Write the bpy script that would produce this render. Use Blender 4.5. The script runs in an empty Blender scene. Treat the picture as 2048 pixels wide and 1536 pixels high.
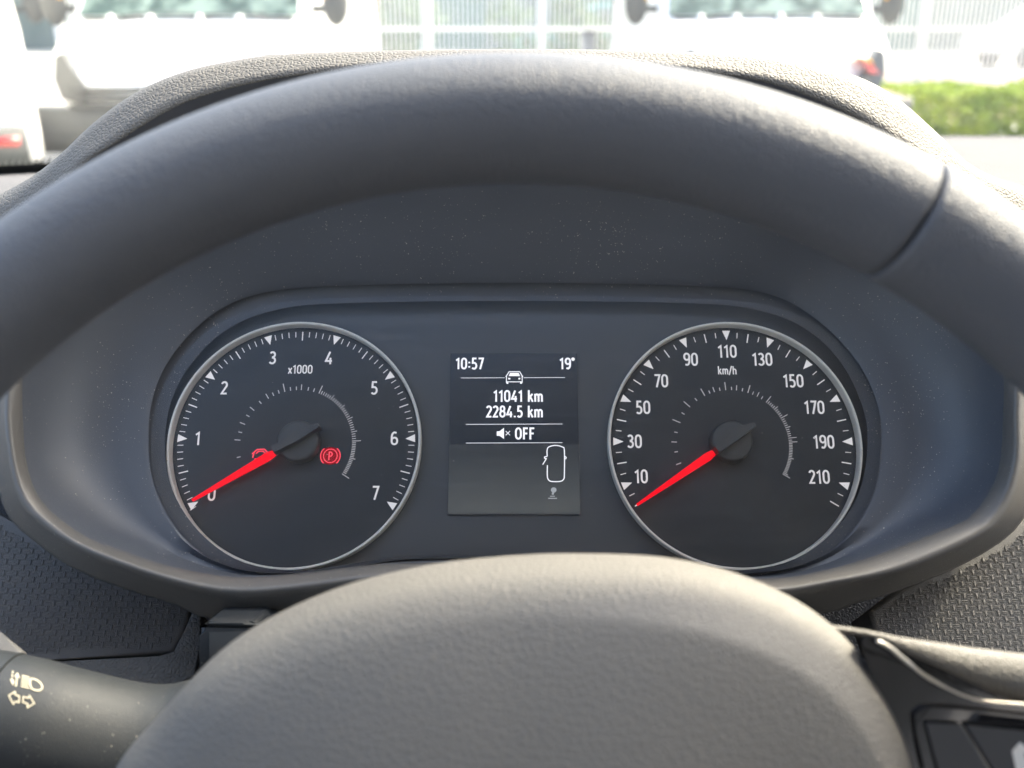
import bpy, bmesh, math, random
from mathutils import Vector, Matrix
from mathutils.bvhtree import BVHTree
random.seed(7)
sc = bpy.context.scene
COL = sc.collection
R = math.radians

# ------------------------------------------------------------------ camera
FPX, PCX, PCY = 2000.0, 1024.0, 768.0
PITCH = R(20.5)
EYE = Vector((0, 0, 1.30))
FWD = Vector((0, math.cos(PITCH), -math.sin(PITCH)))
UPV = Vector((0, math.sin(PITCH), math.cos(PITCH)))
RGT = Vector((1, 0, 0))
cd = bpy.data.cameras.new('camera'); cam = bpy.data.objects.new('camera', cd); COL.objects.link(cam)
cam.location = EYE; cam.rotation_euler = (math.pi/2 - PITCH, 0, 0)
cd.sensor_width = 36; cd.lens = FPX/2048*36; cd.clip_start = 0.01; cd.clip_end = 500
cd.dof.use_dof = True; cd.dof.focus_distance = 0.372; cd.dof.aperture_fstop = 11
sc.camera = cam

# ------------------------------------------------------------------ world, sun, exposure
SUN_EL, SUN_AZ = 46, 58            # degrees, azimuth clockwise from straight ahead
w = bpy.data.worlds.new("World"); sc.world = w; w.use_nodes = True
nt = w.node_tree; nt.nodes.clear()
sky = nt.nodes.new('ShaderNodeTexSky'); sky.sky_type = 'NISHITA'; sky.sun_disc = False
sky.sun_elevation = R(SUN_EL); sky.sun_rotation = R(SUN_AZ); sky.dust_density = 6.0; sky.air_density = 1.0
bg = nt.nodes.new('ShaderNodeBackground'); bg.inputs[1].default_value = 0.12
wo = nt.nodes.new('ShaderNodeOutputWorld')
nt.links.new(sky.outputs[0], bg.inputs[0]); nt.links.new(bg.outputs[0], wo.inputs[0])
sd = bpy.data.lights.new('sun', 'SUN'); sun = bpy.data.objects.new('sun', sd); COL.objects.link(sun)
sd.energy = 1.7; sd.angle = R(6); sd.color = (1, 0.86, 0.66)
el, az = R(SUN_EL), R(SUN_AZ)
sdir = Vector((math.sin(az)*math.cos(el), math.cos(az)*math.cos(el), math.sin(el)))
sun.rotation_euler = sdir.to_track_quat('Z', 'Y').to_euler(); sun.location = (3, 4, 5)
sc.view_settings.view_transform = 'Standard'; sc.view_settings.look = 'None'
EXPO = 2.95
sc.view_settings.exposure = EXPO
EK = 2.0**-EXPO      # lit prints and lamps are dim next to daylight; sc.view_settings.gamma = 1.0
sc.cycles.use_denoising = True
sc.cycles.max_bounces = 8; sc.cycles.transparent_max_bounces = 12

# ------------------------------------------------------------------ helpers
def P(px, py, d):
    return EYE + RGT*((px-PCX)/FPX*d) + UPV*(-(py-PCY)/FPX*d) + FWD*d
def ray(px, py):
    return (RGT*((px-PCX)/FPX) + UPV*(-(py-PCY)/FPX) + FWD).normalized()
def obj(name, bm, mat=None, parent=None, smooth=True, recalc=True):
    if recalc: bmesh.ops.recalc_face_normals(bm, faces=bm.faces)
    me = bpy.data.meshes.new(name)
    bm.to_mesh(me); bm.free()
    if smooth:
        for p in me.polygons: p.use_smooth = True
    o = bpy.data.objects.new(name, me); COL.objects.link(o)
    for m in (mat if isinstance(mat, (list, tuple)) else [mat]):
        if m: me.materials.append(m)
    if parent is not None:
        r = parent
        while r.parent is not None: r = r.parent
        me.transform(Matrix.Translation(-r.location)) if r.type == 'EMPTY' else None
        o.parent = parent
    return o
def thing(name, label, cat, loc, group=None):
    o = bpy.data.objects.new(name, None); COL.objects.link(o); o.location = loc
    o.empty_display_size = 0.02
    o['label'] = label; o['category'] = cat
    if group: o['group'] = group
    return o
def tag(o, label=None, cat=None, group=None, kind=None):
    if label: o['label'] = label
    if cat: o['category'] = cat
    if group: o['group'] = group
    if kind: o['kind'] = kind
    return o
def sharp(o, ang=35):
    bm = bmesh.new(); bm.from_mesh(o.data)
    for e in bm.edges:
        if len(e.link_faces) == 2 and e.calc_face_angle(0) > R(ang): e.smooth = False
    bm.to_mesh(o.data); bm.free(); return o
def crom(pts, closed=False, n=10):
    out = []; N = len(pts)
    rng = range(N) if closed else range(N-1)
    for i in rng:
        g = (lambda k: pts[k % N]) if closed else (lambda k: pts[max(0, min(N-1, k))])
        p0, p1, p2, p3 = g(i-1), g(i), g(i+1), g(i+2)
        for k in range(n):
            t = k/n
            out.append(tuple(0.5*((2*b)+(-a+c)*t+(2*a-5*b+4*c-d)*t*t+(-a+3*b-3*c+d)*t**3) for a, b, c, d in zip(p0, p1, p2, p3)))
    if not closed: out.append(tuple(pts[-1]))
    return out
def grid(bm, rows, closed=False):
    V = [[bm.verts.new(p) for p in r] for r in rows]
    n = len(rows[0])
    for a, b in zip(V[:-1], V[1:]):
        for i in range(n if closed else n-1):
            j = (i+1) % n
            bm.faces.new((a[i], a[j], b[j], b[i]))
    return V
def prism(bm, front, back):
    a = [bm.verts.new(p) for p in front]; b = [bm.verts.new(p) for p in back]
    f = [bm.faces.new(a), bm.faces.new(list(reversed(b)))]
    n = len(a)
    for i in range(n):
        f.append(bm.faces.new((a[i], b[i], b[(i+1) % n], a[(i+1) % n])))
    return f
def boxb(bm, c, s, rot=None):
    m = Matrix.Translation(c) @ (rot.to_4x4() if rot is not None else Matrix.Identity(4)) @ Matrix.Diagonal((s[0], s[1], s[2], 1))
    return bmesh.ops.create_cube(bm, size=1, matrix=m)
def tube(bm, path, rad, n=24, up=Vector((0, 0, 1)), cap=True):
    """path: points; rad: list of (a,b) or r"""
    rows = []
    for i, p in enumerate(path):
        a = path[max(0, i-1)]; b = path[min(len(path)-1, i+1)]
        t = (b-a).normalized(); s = t.cross(up).normalized(); u = s.cross(t)
        r = rad[i] if hasattr(rad, '__len__') else rad
        ra, rb = r if hasattr(r, '__len__') else (r, r)
        rows.append([p + s*(math.cos(q)*ra) + u*(math.sin(q)*rb) for q in [2*math.pi*k/n for k in range(n)]])
    V = grid(bm, rows, True)
    if cap:
        bm.faces.new(V[0]); bm.faces.new(list(reversed(V[-1])))

# ------------------------------------------------------------------ materials
def newmat(name):
    m = bpy.data.materials.new(name); m.use_nodes = True
    n = m.node_tree.nodes; return m, m.node_tree, n['Principled BSDF']
def setp(b, col, rough, metal=0, spec=0.5, coat=0):
    b.inputs['Base Color'].default_value = (*col, 1); b.inputs['Roughness'].default_value = rough
    b.inputs['Metallic'].default_value = metal; b.inputs['Specular IOR Level'].default_value = spec
    b.inputs['Coat Weight'].default_value = coat
def plain(name, col, rough=0.5, metal=0, spec=0.5, coat=0, emit=None, es=0):
    m, t, b = newmat(name); setp(b, col, rough, metal, spec, coat)
    if emit: b.inputs['Emission Color'].default_value = (*emit, 1); b.inputs['Emission Strength'].default_value = es*EK
    return m
def coords(t, space='Object'):
    return t.nodes.new('ShaderNodeTexCoord').outputs[space]
def noise(t, co, scale, detail=4, rough=0.55):
    n = t.nodes.new('ShaderNodeTexNoise'); n.inputs['Scale'].default_value = scale
    n.inputs['Detail'].default_value = detail; n.inputs['Roughness'].default_value = rough
    t.links.new(co, n.inputs['Vector']); return n.outputs['Fac']
def ramp(t, fac, a, b, ca=(0, 0, 0, 1), cb=(1, 1, 1, 1)):
    r = t.nodes.new('ShaderNodeValToRGB'); r.color_ramp.elements[0].position = a; r.color_ramp.elements[1].position = b
    r.color_ramp.elements[0].color = ca; r.color_ramp.elements[1].color = cb
    t.links.new(fac, r.inputs[0]); return r.outputs[0]
def grain(name, col, rough, scale, depth, spec=0.5, dust=0.0, var=0.15, fine=True, warp=0.0005, dustcol=(0.35, 0.32, 0.28)):
    """leather grain: voronoi cells with creased borders, fine noise, faint colour variation and dust"""
    m, t, b = newmat(name); setp(b, col, rough, 0, spec)
    co = coords(t)
    # warp
    nn = t.nodes.new('ShaderNodeTexNoise'); nn.inputs['Scale'].default_value = scale*0.6; t.links.new(co, nn.inputs['Vector'])
    vm = t.nodes.new('ShaderNodeVectorMath'); vm.operation = 'MULTIPLY_ADD'
    vm.inputs[1].default_value = (warp,)*3; t.links.new(nn.outputs['Color'], vm.inputs[0]); t.links.new(co, vm.inputs[2])
    v = t.nodes.new('ShaderNodeTexVoronoi'); v.feature = 'DISTANCE_TO_EDGE'; v.inputs['Scale'].default_value = scale
    t.links.new(vm.outputs[0], v.inputs['Vector'])
    cre = ramp(t, v.outputs['Distance'], 0.0, 0.28)
    nf = noise(t, co, scale*3.5, 3)
    mx = t.nodes.new('ShaderNodeMath'); mx.operation = 'MULTIPLY_ADD'; mx.inputs[1].default_value = 0.25 if fine else 0
    t.links.new(nf, mx.inputs[0]); t.links.new(cre, mx.inputs[2])
    bp = t.nodes.new('ShaderNodeBump'); bp.inputs['Strength'].default_value = 1; bp.inputs['Distance'].default_value = depth
    t.links.new(mx.outputs[0], bp.inputs['Height']); t.links.new(bp.outputs[0], b.inputs['Normal'])
    lo = noise(t, co, 14, 5)
    c1 = ramp(t, lo, 0.3, 0.75, (*[c*(1-var) for c in col], 1), (*[min(1, c*(1+var)) for c in col], 1))
    out = c1
    if dust > 0:
        d1 = noise(t, co, 1500, 1); d2 = noise(t, co, 25, 3)
        k = t.nodes.new('ShaderNodeMath'); k.operation = 'MULTIPLY_ADD'; k.inputs[1].default_value = 0.25
        t.links.new(d2, k.inputs[0]); t.links.new(d1, k.inputs[2])
        dm = ramp(t, k.outputs[0], 1.0-dust, 1.05-dust)
        mix = t.nodes.new('ShaderNodeMixRGB'); mix.inputs[2].default_value = (*dustcol, 1)
        t.links.new(dm, mix.inputs[0]); t.links.new(c1, mix.inputs[1]); out = mix.outputs[0]
    t.links.new(out, b.inputs['Base Color'])
    r1 = ramp(t, lo, 0.3, 0.8, (*[rough-0.05]*3, 1), (*[rough+0.08]*3, 1)); t.links.new(r1, b.inputs['Roughness'])
    return m

M = {}
M['hood'] = grain('hood_grain', (0.098, 0.092, 0.082), 0.65, 620, 0.00020, var=0.08)
M['dashtop'] = grain('dash_top_grain', (0.11, 0.11, 0.115), 0.9, 420, 0.00025, var=0.1, spec=0.15)
M['rim'] = grain('rim_leather', (0.078, 0.087, 0.106), 0.58, 850, 0.00013, var=0.06, spec=0.4)
M['pad'] = grain('pad_leather', (0.110, 0.106, 0.099), 0.6, 750, 0.00015, var=0.07)
M['surround'] = grain('satin_black_plastic', (0.060, 0.067, 0.080), 0.38, 2200, 0.00003, dust=0.14, var=0.08)
M['lip'] = grain('lip_plastic', (0.090, 0.086, 0.080), 0.34, 1800, 0.00003, dust=0.12, var=0.05)
M['panel'] = grain('panel_plastic', (0.105, 0.103, 0.100), 0.6, 1800, 0.00006, dust=0.08, var=0.06)
M['fascia'] = grain('fascia_plastic', (0.035, 0.038, 0.045), 0.5, 700, 0.00025, dust=0.08)
M['stalk'] = grain('stalk_plastic', (0.015, 0.018, 0.021), 0.52, 1800, 0.00004, dust=0.11, var=0.06)
M['gloss'] = plain('piano_black', (0.008, 0.008, 0.009), 0.06, coat=1.0)
t = M['gloss'].node_tree; nf = noise(t, coords(t), 22, 0)
bp = t.nodes.new('ShaderNodeBump'); bp.inputs['Distance'].default_value = 0.006; t.links.new(nf, bp.inputs['Height'])
t.links.new(bp.outputs[0], t.nodes['Principled BSDF'].inputs['Normal']); t.links.new(bp.outputs[0], t.nodes['Principled BSDF'].inputs['Coat Normal'])
M['chrome'] = plain('satin_chrome', (0.62, 0.60, 0.56), 0.28, metal=1)
M['ring'] = plain('silver_ring_paint', (0.93, 0.89, 0.79), 0.45)
M['key'] = grain('key_plastic', (0.03, 0.032, 0.036), 0.45, 2500, 0.00002)
M['white'] = plain('white_print', (0.60, 0.59, 0.56), 0.6)
M['stalkprint'] = plain('cream_print', (0.42, 0.39, 0.30), 0.6)
M['dialprint'] = plain('backlit_white_print', (0.72, 0.70, 0.68), 0.6, emit=(1, 0.95, 0.92), es=0.42)
M['scaleprint'] = plain('backlit_grey_print', (0.5, 0.49, 0.48), 0.6, emit=(1, 0.95, 0.92), es=0.26)
M['lcdwhite'] = plain('lcd_white', (0.6, 0.6, 0.6), 0.6, emit=(0.97, 0.95, 1), es=0.95)
M['lcdgrey'] = plain('lcd_grey', (0.3, 0.3, 0.3), 0.6, emit=(0.8, 0.85, 0.9), es=0.35)
M['red'] = plain('lit_red_needle', (0.5, 0.0, 0.008), 0.6, spec=0.2, emit=(1, 0.0, 0.012), es=0.9)
M['redlamp'] = plain('lit_red_lamp', (0.6, 0.02, 0.03), 0.5, emit=(1, 0.07, 0.12), es=1.1)
M['face'] = grain('cluster_face_plastic', (0.078, 0.086, 0.096), 0.5, 3000, 0.00002, var=0.05)
M['dial'] = grain('dial_face_plastic', (0.038, 0.044, 0.050), 0.6, 3000, 0.00002, var=0.05)
M['screen'] = plain('lcd_panel', (0.008, 0.012, 0.018), 0.3, emit=(0.10, 0.22, 0.42), es=0.03)
M['cap'] = grain('needle_cap_plastic', (0.075, 0.078, 0.08), 0.5, 3000, 0.00001)

def clear(name, tint, fac_scale, rough, marks=False):
    m, t, b = newmat(name); t.nodes.remove(b)
    o = t.nodes['Material Output']
    tr = t.nodes.new('ShaderNodeBsdfTransparent'); tr.inputs[0].default_value = (*tint, 1)
    gl = t.nodes.new('ShaderNodeBsdfGlossy'); gl.inputs['Roughness'].default_value = rough
    fr = t.nodes.new('ShaderNodeFresnel'); fr.inputs[0].default_value = 1.45
    mu = t.nodes.new('ShaderNodeMath'); mu.operation = 'MULTIPLY'; mu.inputs[1].default_value = fac_scale
    t.links.new(fr.outputs[0], mu.inputs[0])
    mx = t.nodes.new('ShaderNodeMixShader'); t.links.new(mu.outputs[0], mx.inputs[0])
    t.links.new(tr.outputs[0], mx.inputs[1]); t.links.new(gl.outputs[0], mx.inputs[2])
    last = mx.outputs[0]
    if marks:      # wiping scratches and dust specks lying on the lens
        co = coords(t)
        mp = t.nodes.new('ShaderNodeMapping'); mp.inputs['Scale'].default_value = (18, 1400, 18); mp.inputs['Rotation'].default_value = (0, 0, R(4))
        t.links.new(co, mp.inputs['Vector'])
        s1 = noise(t, mp.outputs[0], 1, 5, 0.7); s1 = ramp(t, s1, 0.52, 0.85, (0, 0, 0, 1), (0.06, 0.06, 0.06, 1))
        d1 = noise(t, co, 1100, 1); d1 = ramp(t, d1, 0.78, 0.82, (0, 0, 0, 1), (0.5, 0.5, 0.5, 1))
        ad = t.nodes.new('ShaderNodeMath'); ad.operation = 'ADD'; t.links.new(s1, ad.inputs[0]); t.links.new(d1, ad.inputs[1])
        df = t.nodes.new('ShaderNodeBsdfDiffuse'); df.inputs[0].default_value = (0.5, 0.5, 0.5, 1)
        m2 = t.nodes.new('ShaderNodeMixShader'); t.links.new(ad.outputs[0], m2.inputs[0]); t.links.new(last, m2.inputs[1]); t.links.new(df.outputs[0], m2.inputs[2])
        last = m2.outputs[0]
    t.links.new(last, o.inputs['Surface']); return m
M['lens'] = clear('clear_lens', (0.97, 0.98, 0.99), 0.8, 0.22, True)
M['wind'] = clear('windscreen_glass', (0.93, 0.97, 0.94), 0.22, 0.03)
M['frit'] = plain('black_ceramic_border', (0.035, 0.036, 0.036), 0.4)

# ------------------------------------------------------------------ ground and yard outside
def noisy(name, c1, c2, scale, rough=0.9, bump=0.0, lo=0.35, hi=0.65):
    m, t, b = newmat(name); setp(b, c1, rough)
    co = coords(t); f = noise(t, co, scale, 6)
    t.links.new(ramp(t, f, lo, hi, (*c1, 1), (*c2, 1)), b.inputs['Base Color'])
    if bump:
        bp = t.nodes.new('ShaderNodeBump'); bp.inputs['Distance'].default_value = bump; t.links.new(f, bp.inputs['Height']); t.links.new(bp.outputs[0], b.inputs['Normal'])
    return m
M['concrete'] = noisy('pale_concrete', (0.36, 0.36, 0.34), (0.46, 0.45, 0.42), 3, bump=0.01)
M['soil'] = noisy('bare_soil', (0.24, 0.16, 0.10), (0.36, 0.26, 0.17), 2.5, bump=0.02)
bm = bmesh.new(); grid(bm, [[(x, y, 0) for x in (-150, -20, 0, 20, 150)] for y in (-60, 0, 10, 30, 300)])
tag(obj('ground', bm, M['concrete'], smooth=False), kind='structure')
bm = bmesh.new()
ys = [12.6, 14, 16, 19, 23]
grid(bm, [[(x, y, 0.006+0.10*math.sin((x+y)*1.3)**2*(0 if y in (12.6, 23) else 1)) for x in [4.2+0.5*k for k in range(50)]] for y in ys])
tag(obj('soil_bed', bm, M['soil']), kind='structure')

# vans
M['vanwhite'] = plain('white_van_paint', (0.80, 0.80, 0.79), 0.3, coat=0.5)
M['vanglass'] = noisy('green_glass_reflections', (0.03, 0.06, 0.05), (0.20, 0.27, 0.23), 5.0, 0.08, lo=0.42, hi=0.6)  # pale mottling paints tree reflections into the glass colour
M['vandark'] = plain('grey_bumper_plastic', (0.06, 0.065, 0.065), 0.6)
M['tyre'] = plain('tyre_rubber', (0.02, 0.02, 0.02), 0.8)
M['lampclear'] = plain('clear_headlamp', (0.05, 0.055, 0.055), 0.3, coat=0.4)
M['amber'] = plain('amber_lens', (0.8, 0.38, 0.02), 0.2, coat=1)
M['tailred'] = plain('red_lens', (0.55, 0.03, 0.02), 0.2, coat=1)
def build_van(label, rear_low_lamp=False, lamp_colour=False):
    t = thing('white_van', label, 'van', (0, 0, 0), 'white vans parked beyond the windscreen')
    prof = [(0.02, 0.28), (0.0, 0.52), (0.03, 0.70), (0.10, 0.84), (0.30, 0.97), (0.62, 1.13), (0.86, 1.215),
            (1.25, 1.62), (1.62, 1.98), (1.95, 2.08), (3.5, 2.12), (5.1, 2.10), (5.25, 2.0), (5.32, 1.2), (5.34, 0.5), (5.30, 0.30)]
    def hw(y, z):
        f = 1.0 - 0.20*max(0, 1-y/0.5)**2
        g = 1.02 if z < 0.8 else 1.02-0.14*((z-0.8)/1.3)**1.3
        return g*f
    rows = []
    for k in [-1, -0.985, -0.94, -0.8, -0.4, 0, 0.4, 0.8, 0.94, 0.985, 1]:
        sh = {1: 0.14, 0.985: 0.05, 0.94: 0.012}.get(abs(k), 0)
        cy_, cz_ = 2.6, 1.1
        r_ = []
        for (y, z) in prof:
            d = Vector((cy_-y, cz_-z)); d = d/d.length*sh
            yy = y + 0.16*abs(k)**3*max(0, 1-y/1.0)
            r_.append(Vector((k*hw(y, z), yy+d.x, z+d.y)))
        rows.append(r_)
    bm = bmesh.new(); V = grid(bm, rows, True)
    bm.faces.new(V[0]); bm.faces.new(list(reversed(V[-1])))
    body = obj('body', bm, M['vanwhite'], t)
    # windscreen standing 6 mm proud of the body slope
    bm = bmesh.new(); rr = []
    for i in range(9):
        a = i/8; y = 0.90+0.66*a; z = 1.245+0.70*a
        hwid = (0.90-0.09*a)
        rr.append([Vector((hwid*q, y+0.16*abs(q*0.82)**3*0.1-0.012, z+0.010)) for q in [-1+j/6 for j in range(13)]])
    grid(bm, rr); g = obj('windscreen', bm, M['vanglass'], t)
    bm = bmesh.new()
    boxb(bm, (0, 0.885, 1.228), (1.70, 0.03, 0.03)); obj('wiper_cowl', bm, M['vandark'], t)
    for xw in (-0.55, 0.05):
        bm = bmesh.new(); tube(bm, [Vector((xw, 0.86, 1.25)), Vector((xw+0.30, 0.93, 1.285)), Vector((xw+0.58, 0.90, 1.265))], 0.011, 6)
        obj('wiper', bm, M['vandark'], t)
    for xw in (-0.62, -0.3, 0.1, 0.42):
        bm = bmesh.new(); bmesh.ops.create_uvsphere(bm, u_segments=10, v_segments=6, radius=0.035, matrix=Matrix.Translation((xw, 0.85, 1.235)))
        obj('wiper_pivot_cap', bm, M['vanwhite'], t)
    bm = bmesh.new()
    for z in (0.62, 0.68, 0.74): boxb(bm, (0, 0.03+(z-0.62)*0.35, z), (1.36, 0.16, 0.032))
    obj('grille', bm, M['vandark'], t)
    bm = bmesh.new(); boxb(bm, (0, 0.12, 0.44), (2.10, 0.30, 0.32)); bmesh.ops.bevel(bm, geom=bm.edges[:], offset=0.03, segments=2)
    obj('bumper', bm, M['vandark'], t)
    for z in (0.895, 0.93):
        bm = bmesh.new(); boxb(bm, (0, 0.155+(z-0.895)*1.3, z), (0.16, 0.03, 0.012)); obj('badge_bar', bm, M['chrome'], t)
    for s in (-1, 1):
        bm = bmesh.new()
        o2 = [(0.60, 0.62), (0.80, 0.66), (0.86, 0.80), (0.84, 0.97), (0.78, 1.0), (0.68, 0.86), (0.58, 0.74)]
        prism(bm, [Vector((s*x, 0.02+0.16*x**3*1.0+(z-0.6)*0.22, z)) for x, z in o2], [Vector((s*x, 0.35+(z-0.6)*0.3, z)) for x, z in o2])
        h = obj('headlight', bm, M['lampclear'], t, smooth=False)
        bm = bmesh.new()
        bmesh.ops.create_uvsphere(bm, u_segments=16, v_segments=10, radius=1, matrix=Matrix.Translation((s*1.17, 1.10, 1.36)) @ Matrix.Diagonal((0.11, 0.07, 0.19, 1)))
        mi = obj('mirror', bm, M['vandark'], t)
        bm = bmesh.new(); boxb(bm, (s*1.00, 1.12, 1.31), (0.2, 0.04, 0.06)); obj('mirror_arm', bm, M['vandark'], mi)
        bm = bmesh.new(); boxb(bm, (s*1.09, 1.035, 1.43), (0.03, 0.02, 0.08)); obj('turn_lamp', bm, M['amber'], mi)
        for yy in (1.05, 4.4):
            bm = bmesh.new(); bmesh.ops.create_cone(bm, cap_ends=True, segments=32, radius1=0.33, radius2=0.33, depth=0.22, matrix=Matrix.Translation((s*0.87, yy, 0.33)) @ Matrix.Rotation(math.pi/2, 4, 'Y'))
            wl = sharp(obj('wheel', bm, M['tyre'], t))
            bm = bmesh.new(); bmesh.ops.create_cone(bm, cap_ends=True, segments=24, radius1=0.20, radius2=0.17, depth=0.03, matrix=Matrix.Translation((s*0.99, yy, 0.33)) @ Matrix.Rotation(s*math.pi/2, 4, 'Y'))
            sharp(obj('rim', bm, M['chrome'], wl))
        bm = bmesh.new(); boxb(bm, (s*0.90, 5.335, 1.15), (0.13, 0.05, 0.55)); bmesh.ops.bevel(bm, geom=bm.edges[:], offset=0.015, segments=2)
        obj('tail_lamp', bm, M['tailred'], t)
        bm = bmesh.new(); boxb(bm, (s*0.80, 5.41, 0.46), (0.16, 0.03, 0.06)); obj('reflector', bm, M['tailred'], t)
        bm = bmesh.new(); boxb(bm, (s*0.40, 5.335, 1.5), (0.62, 0.02, 0.5)); bmesh.ops.bevel(bm, geom=bm.edges[:], offset=0.006, segments=1)
        obj('rear_window', bm, M['vanglass'], t)
    bm = bmesh.new(); boxb(bm, (0, 5.34, 0.42), (1.86, 0.12, 0.26)); bmesh.ops.bevel(bm, geom=bm.edges[:], offset=0.03, segments=2)
    obj('rear_bumper', bm, M['vandark'], t)
    return t
def place(o, x, y, rz):
    o.location = (x, y, 0); o.rotation_euler = (0, 0, R(rz))
def copy_tree(o, parent=None):
    c = o.copy(); COL.objects.link(c); c.parent = parent
    for ch in list(o.children): copy_tree(ch, c)
    return c
van = build_van('white van facing the driver on the left, its bonnet above the curved hood')
van_b = copy_tree(van); van_b['label'] = 'white van on the right of the yard, red and yellow lamp showing over the hood'
van_c = copy_tree(van); van_c['label'] = 'white van cut off by the left edge of the picture, its rear towards the driver'
place(van, -2.64, 7.8, 0)
place(van_b, 2.31, 8.7, 0)
for ch in list(van_c.children):
    if ch.name.startswith('tail_lamp'): bpy.data.objects.remove(ch)
place(van_c, -6.46, 11.54, 205)
# the right van carries a red and yellow lamp low on its front wing
hl = obj('marker_lamp', (lambda b: (prism(b, [(0.61, 0.03, 0.91), (0.70, 0.05, 0.87), (0.78, 0.08, 0.80), (0.68, 0.04, 0.81)], [(0.61, 0.24, 0.91), (0.70, 0.26, 0.87), (0.78, 0.28, 0.80), (0.68, 0.25, 0.81)]), b)[1])(bmesh.new()), M['tailred'], None, smooth=False)
hl.parent = van_b
am = obj('amber_section', (lambda b: (prism(b, [(0.57, 0.025, 0.94), (0.67, 0.045, 0.92), (0.71, 0.05, 0.875), (0.61, 0.03, 0.915)], [(0.57, 0.24, 0.94), (0.67, 0.26, 0.92), (0.71, 0.26, 0.875), (0.61, 0.24, 0.915)]), b)[1])(bmesh.new()), M['amber'], None, smooth=False)
am.parent = hl
am2 = obj('amber_marker', (lambda b: (boxb(b, (0.30, 0.07, 0.90), (0.16, 0.10, 0.04)), b)[1])(bmesh.new()), M['amber'], None, smooth=False)
am2.parent = van_b
# distant pale car on the far right
def build_car(label, cat, paint):
    t = thing('parked_car', label, cat, (0, 0, 0))
    pr = [(-2.1, 0.35), (-2.15, 0.75), (-1.3, 0.95), (-0.7, 1.42), (0.9, 1.45), (1.7, 1.0), (2.1, 0.9), (2.12, 0.35)]
    bm = bmesh.new(); prism(bm, [Vector((x, -0.85+0.14*(z > 1.2), z)) for x, z in pr], [Vector((x, 0.85-0.14*(z > 1.2), z)) for x, z in pr])
    bmesh.ops.bevel(bm, geom=bm.edges[:], offset=0.07, segments=3); obj('body', bm, paint, t)
    bm = bmesh.new(); gp = [(-1.15, 0.97), (-0.66, 1.34), (0.82, 1.36), (1.45, 1.0)]
    bm.free()
    for s in (-1, 1):
        bm = bmesh.new(); prism(bm, [Vector((x, s*(0.87-0.12*(z > 1.2)), z)) for x, z in gp], [Vector((x, s*(0.84-0.12*(z > 1.2)), z)) for x, z in gp])
        obj('side_glass', bm, M['vanglass'], t, smooth=False)
    for x in (-1.35, 1.35):
        for s in (-1, 1):
            bm = bmesh.new(); bmesh.ops.create_cone(bm, cap_ends=True, segments=24, radius1=0.32, radius2=0.32, depth=0.2, matrix=Matrix.Translation((x, s*0.8, 0.32)) @ Matrix.Rotation(math.pi/2, 4, 'X'))
            sharp(obj('wheel', bm, M['tyre'], t))
    return t
c1 = build_car('white car in the distance at the right edge, beyond the bare soil', 'car', M['vanwhite']); place(c1, 13.3, 25.5, 8)
M['carred'] = plain('brown_car_paint', (0.30, 0.12, 0.06), 0.3, coat=0.6)
M['cargreen'] = plain('teal_car_paint', (0.10, 0.30, 0.26), 0.3, coat=0.6)
c2 = build_car('teal car parked behind the fence, right of the centre', 'car', M['cargreen']); place(c2, 2.2, 20.5, 3)

# fence: posts, rails and thin bars
M['fencewhite'] = plain('white_fence_paint', (0.75, 0.76, 0.75), 0.5)
fn = thing('bar_fence', 'white upright bar fence with square posts between the two vans', 'fence', (0.0, 15.0, 0))
for x in (-6.4, -3.6, -1.2, 0.42, 3.1, 5.8, 8.5, 11.2):
    bm = bmesh.new(); boxb(bm, (x, 15, 0.95), (0.10, 0.10, 1.9)); obj('post', bm, M['fencewhite'], fn, smooth=False)
for z in (0.35, 1.05, 1.75):
    bm = bmesh.new(); boxb(bm, (2.4, 15.03, z), (17.6, 0.03, 0.05)); obj('rail', bm, M['fencewhite'], fn, smooth=False)
bm = bmesh.new()
x = -6.3
while x < 11.1:
    boxb(bm, (x, 14.985, 0.98), (0.024, 0.024, 1.7)); x += 0.068
tag(obj('upright_bars', bm, M['fencewhite'], fn, smooth=False), kind='stuff')
for x, h, lab in ((0.98, 1.05, 'white bollard right of the tall fence post, behind the yard'), (-0.2, 0.82, 'short white bollard left of the tall fence post')):
    bm = bmesh.new(); bmesh.ops.create_cone(bm, cap_ends=True, segments=20, radius1=0.09, radius2=0.08, depth=h, matrix=Matrix.Translation((x, 13.6, h/2)))
    bmesh.ops.bevel(bm, geom=[e for e in bm.edges if abs(e.verts[0].co.z-e.verts[1].co.z) < 1e-4 and e.verts[0].co.z > h*0.9], offset=0.025, segments=3)
    tag(obj('bollard', bm, M['fencewhite']), lab, 'bollard', 'white bollards before the fence')

# long shed behind the fence
M['shedwall'] = noisy('pale_render_wall', (0.13, 0.17, 0.15), (0.20, 0.24, 0.21), 1.2)
M['shedroof'] = plain('teal_sheet_roof', (0.06, 0.16, 0.13), 0.6)
sh = thing('warehouse', 'long pale warehouse with teal doors far behind the fence', 'building', (4, 38, 0))
bm = bmesh.new(); boxb(bm, (4, 41, 2.6), (70, 8, 5.2)); obj('wall', bm, M['shedwall'], sh, smooth=False)
bm = bmesh.new(); prism(bm, [(-32, 36.6, 5.2), (-32, 41, 6.6), (-32, 45.4, 5.2)], [(40, 36.6, 5.2), (40, 41, 6.6), (40, 45.4, 5.2)]); obj('roof', bm, M['shedroof'], sh, smooth=False)
for x in (-22, -12, -3, 4.0, 12, 22):
    bm = bmesh.new(); boxb(bm, (x, 36.96, 1.7), (4.2, 0.1, 3.4)); obj('door', bm, M['shedroof'], sh, smooth=False)

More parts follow.
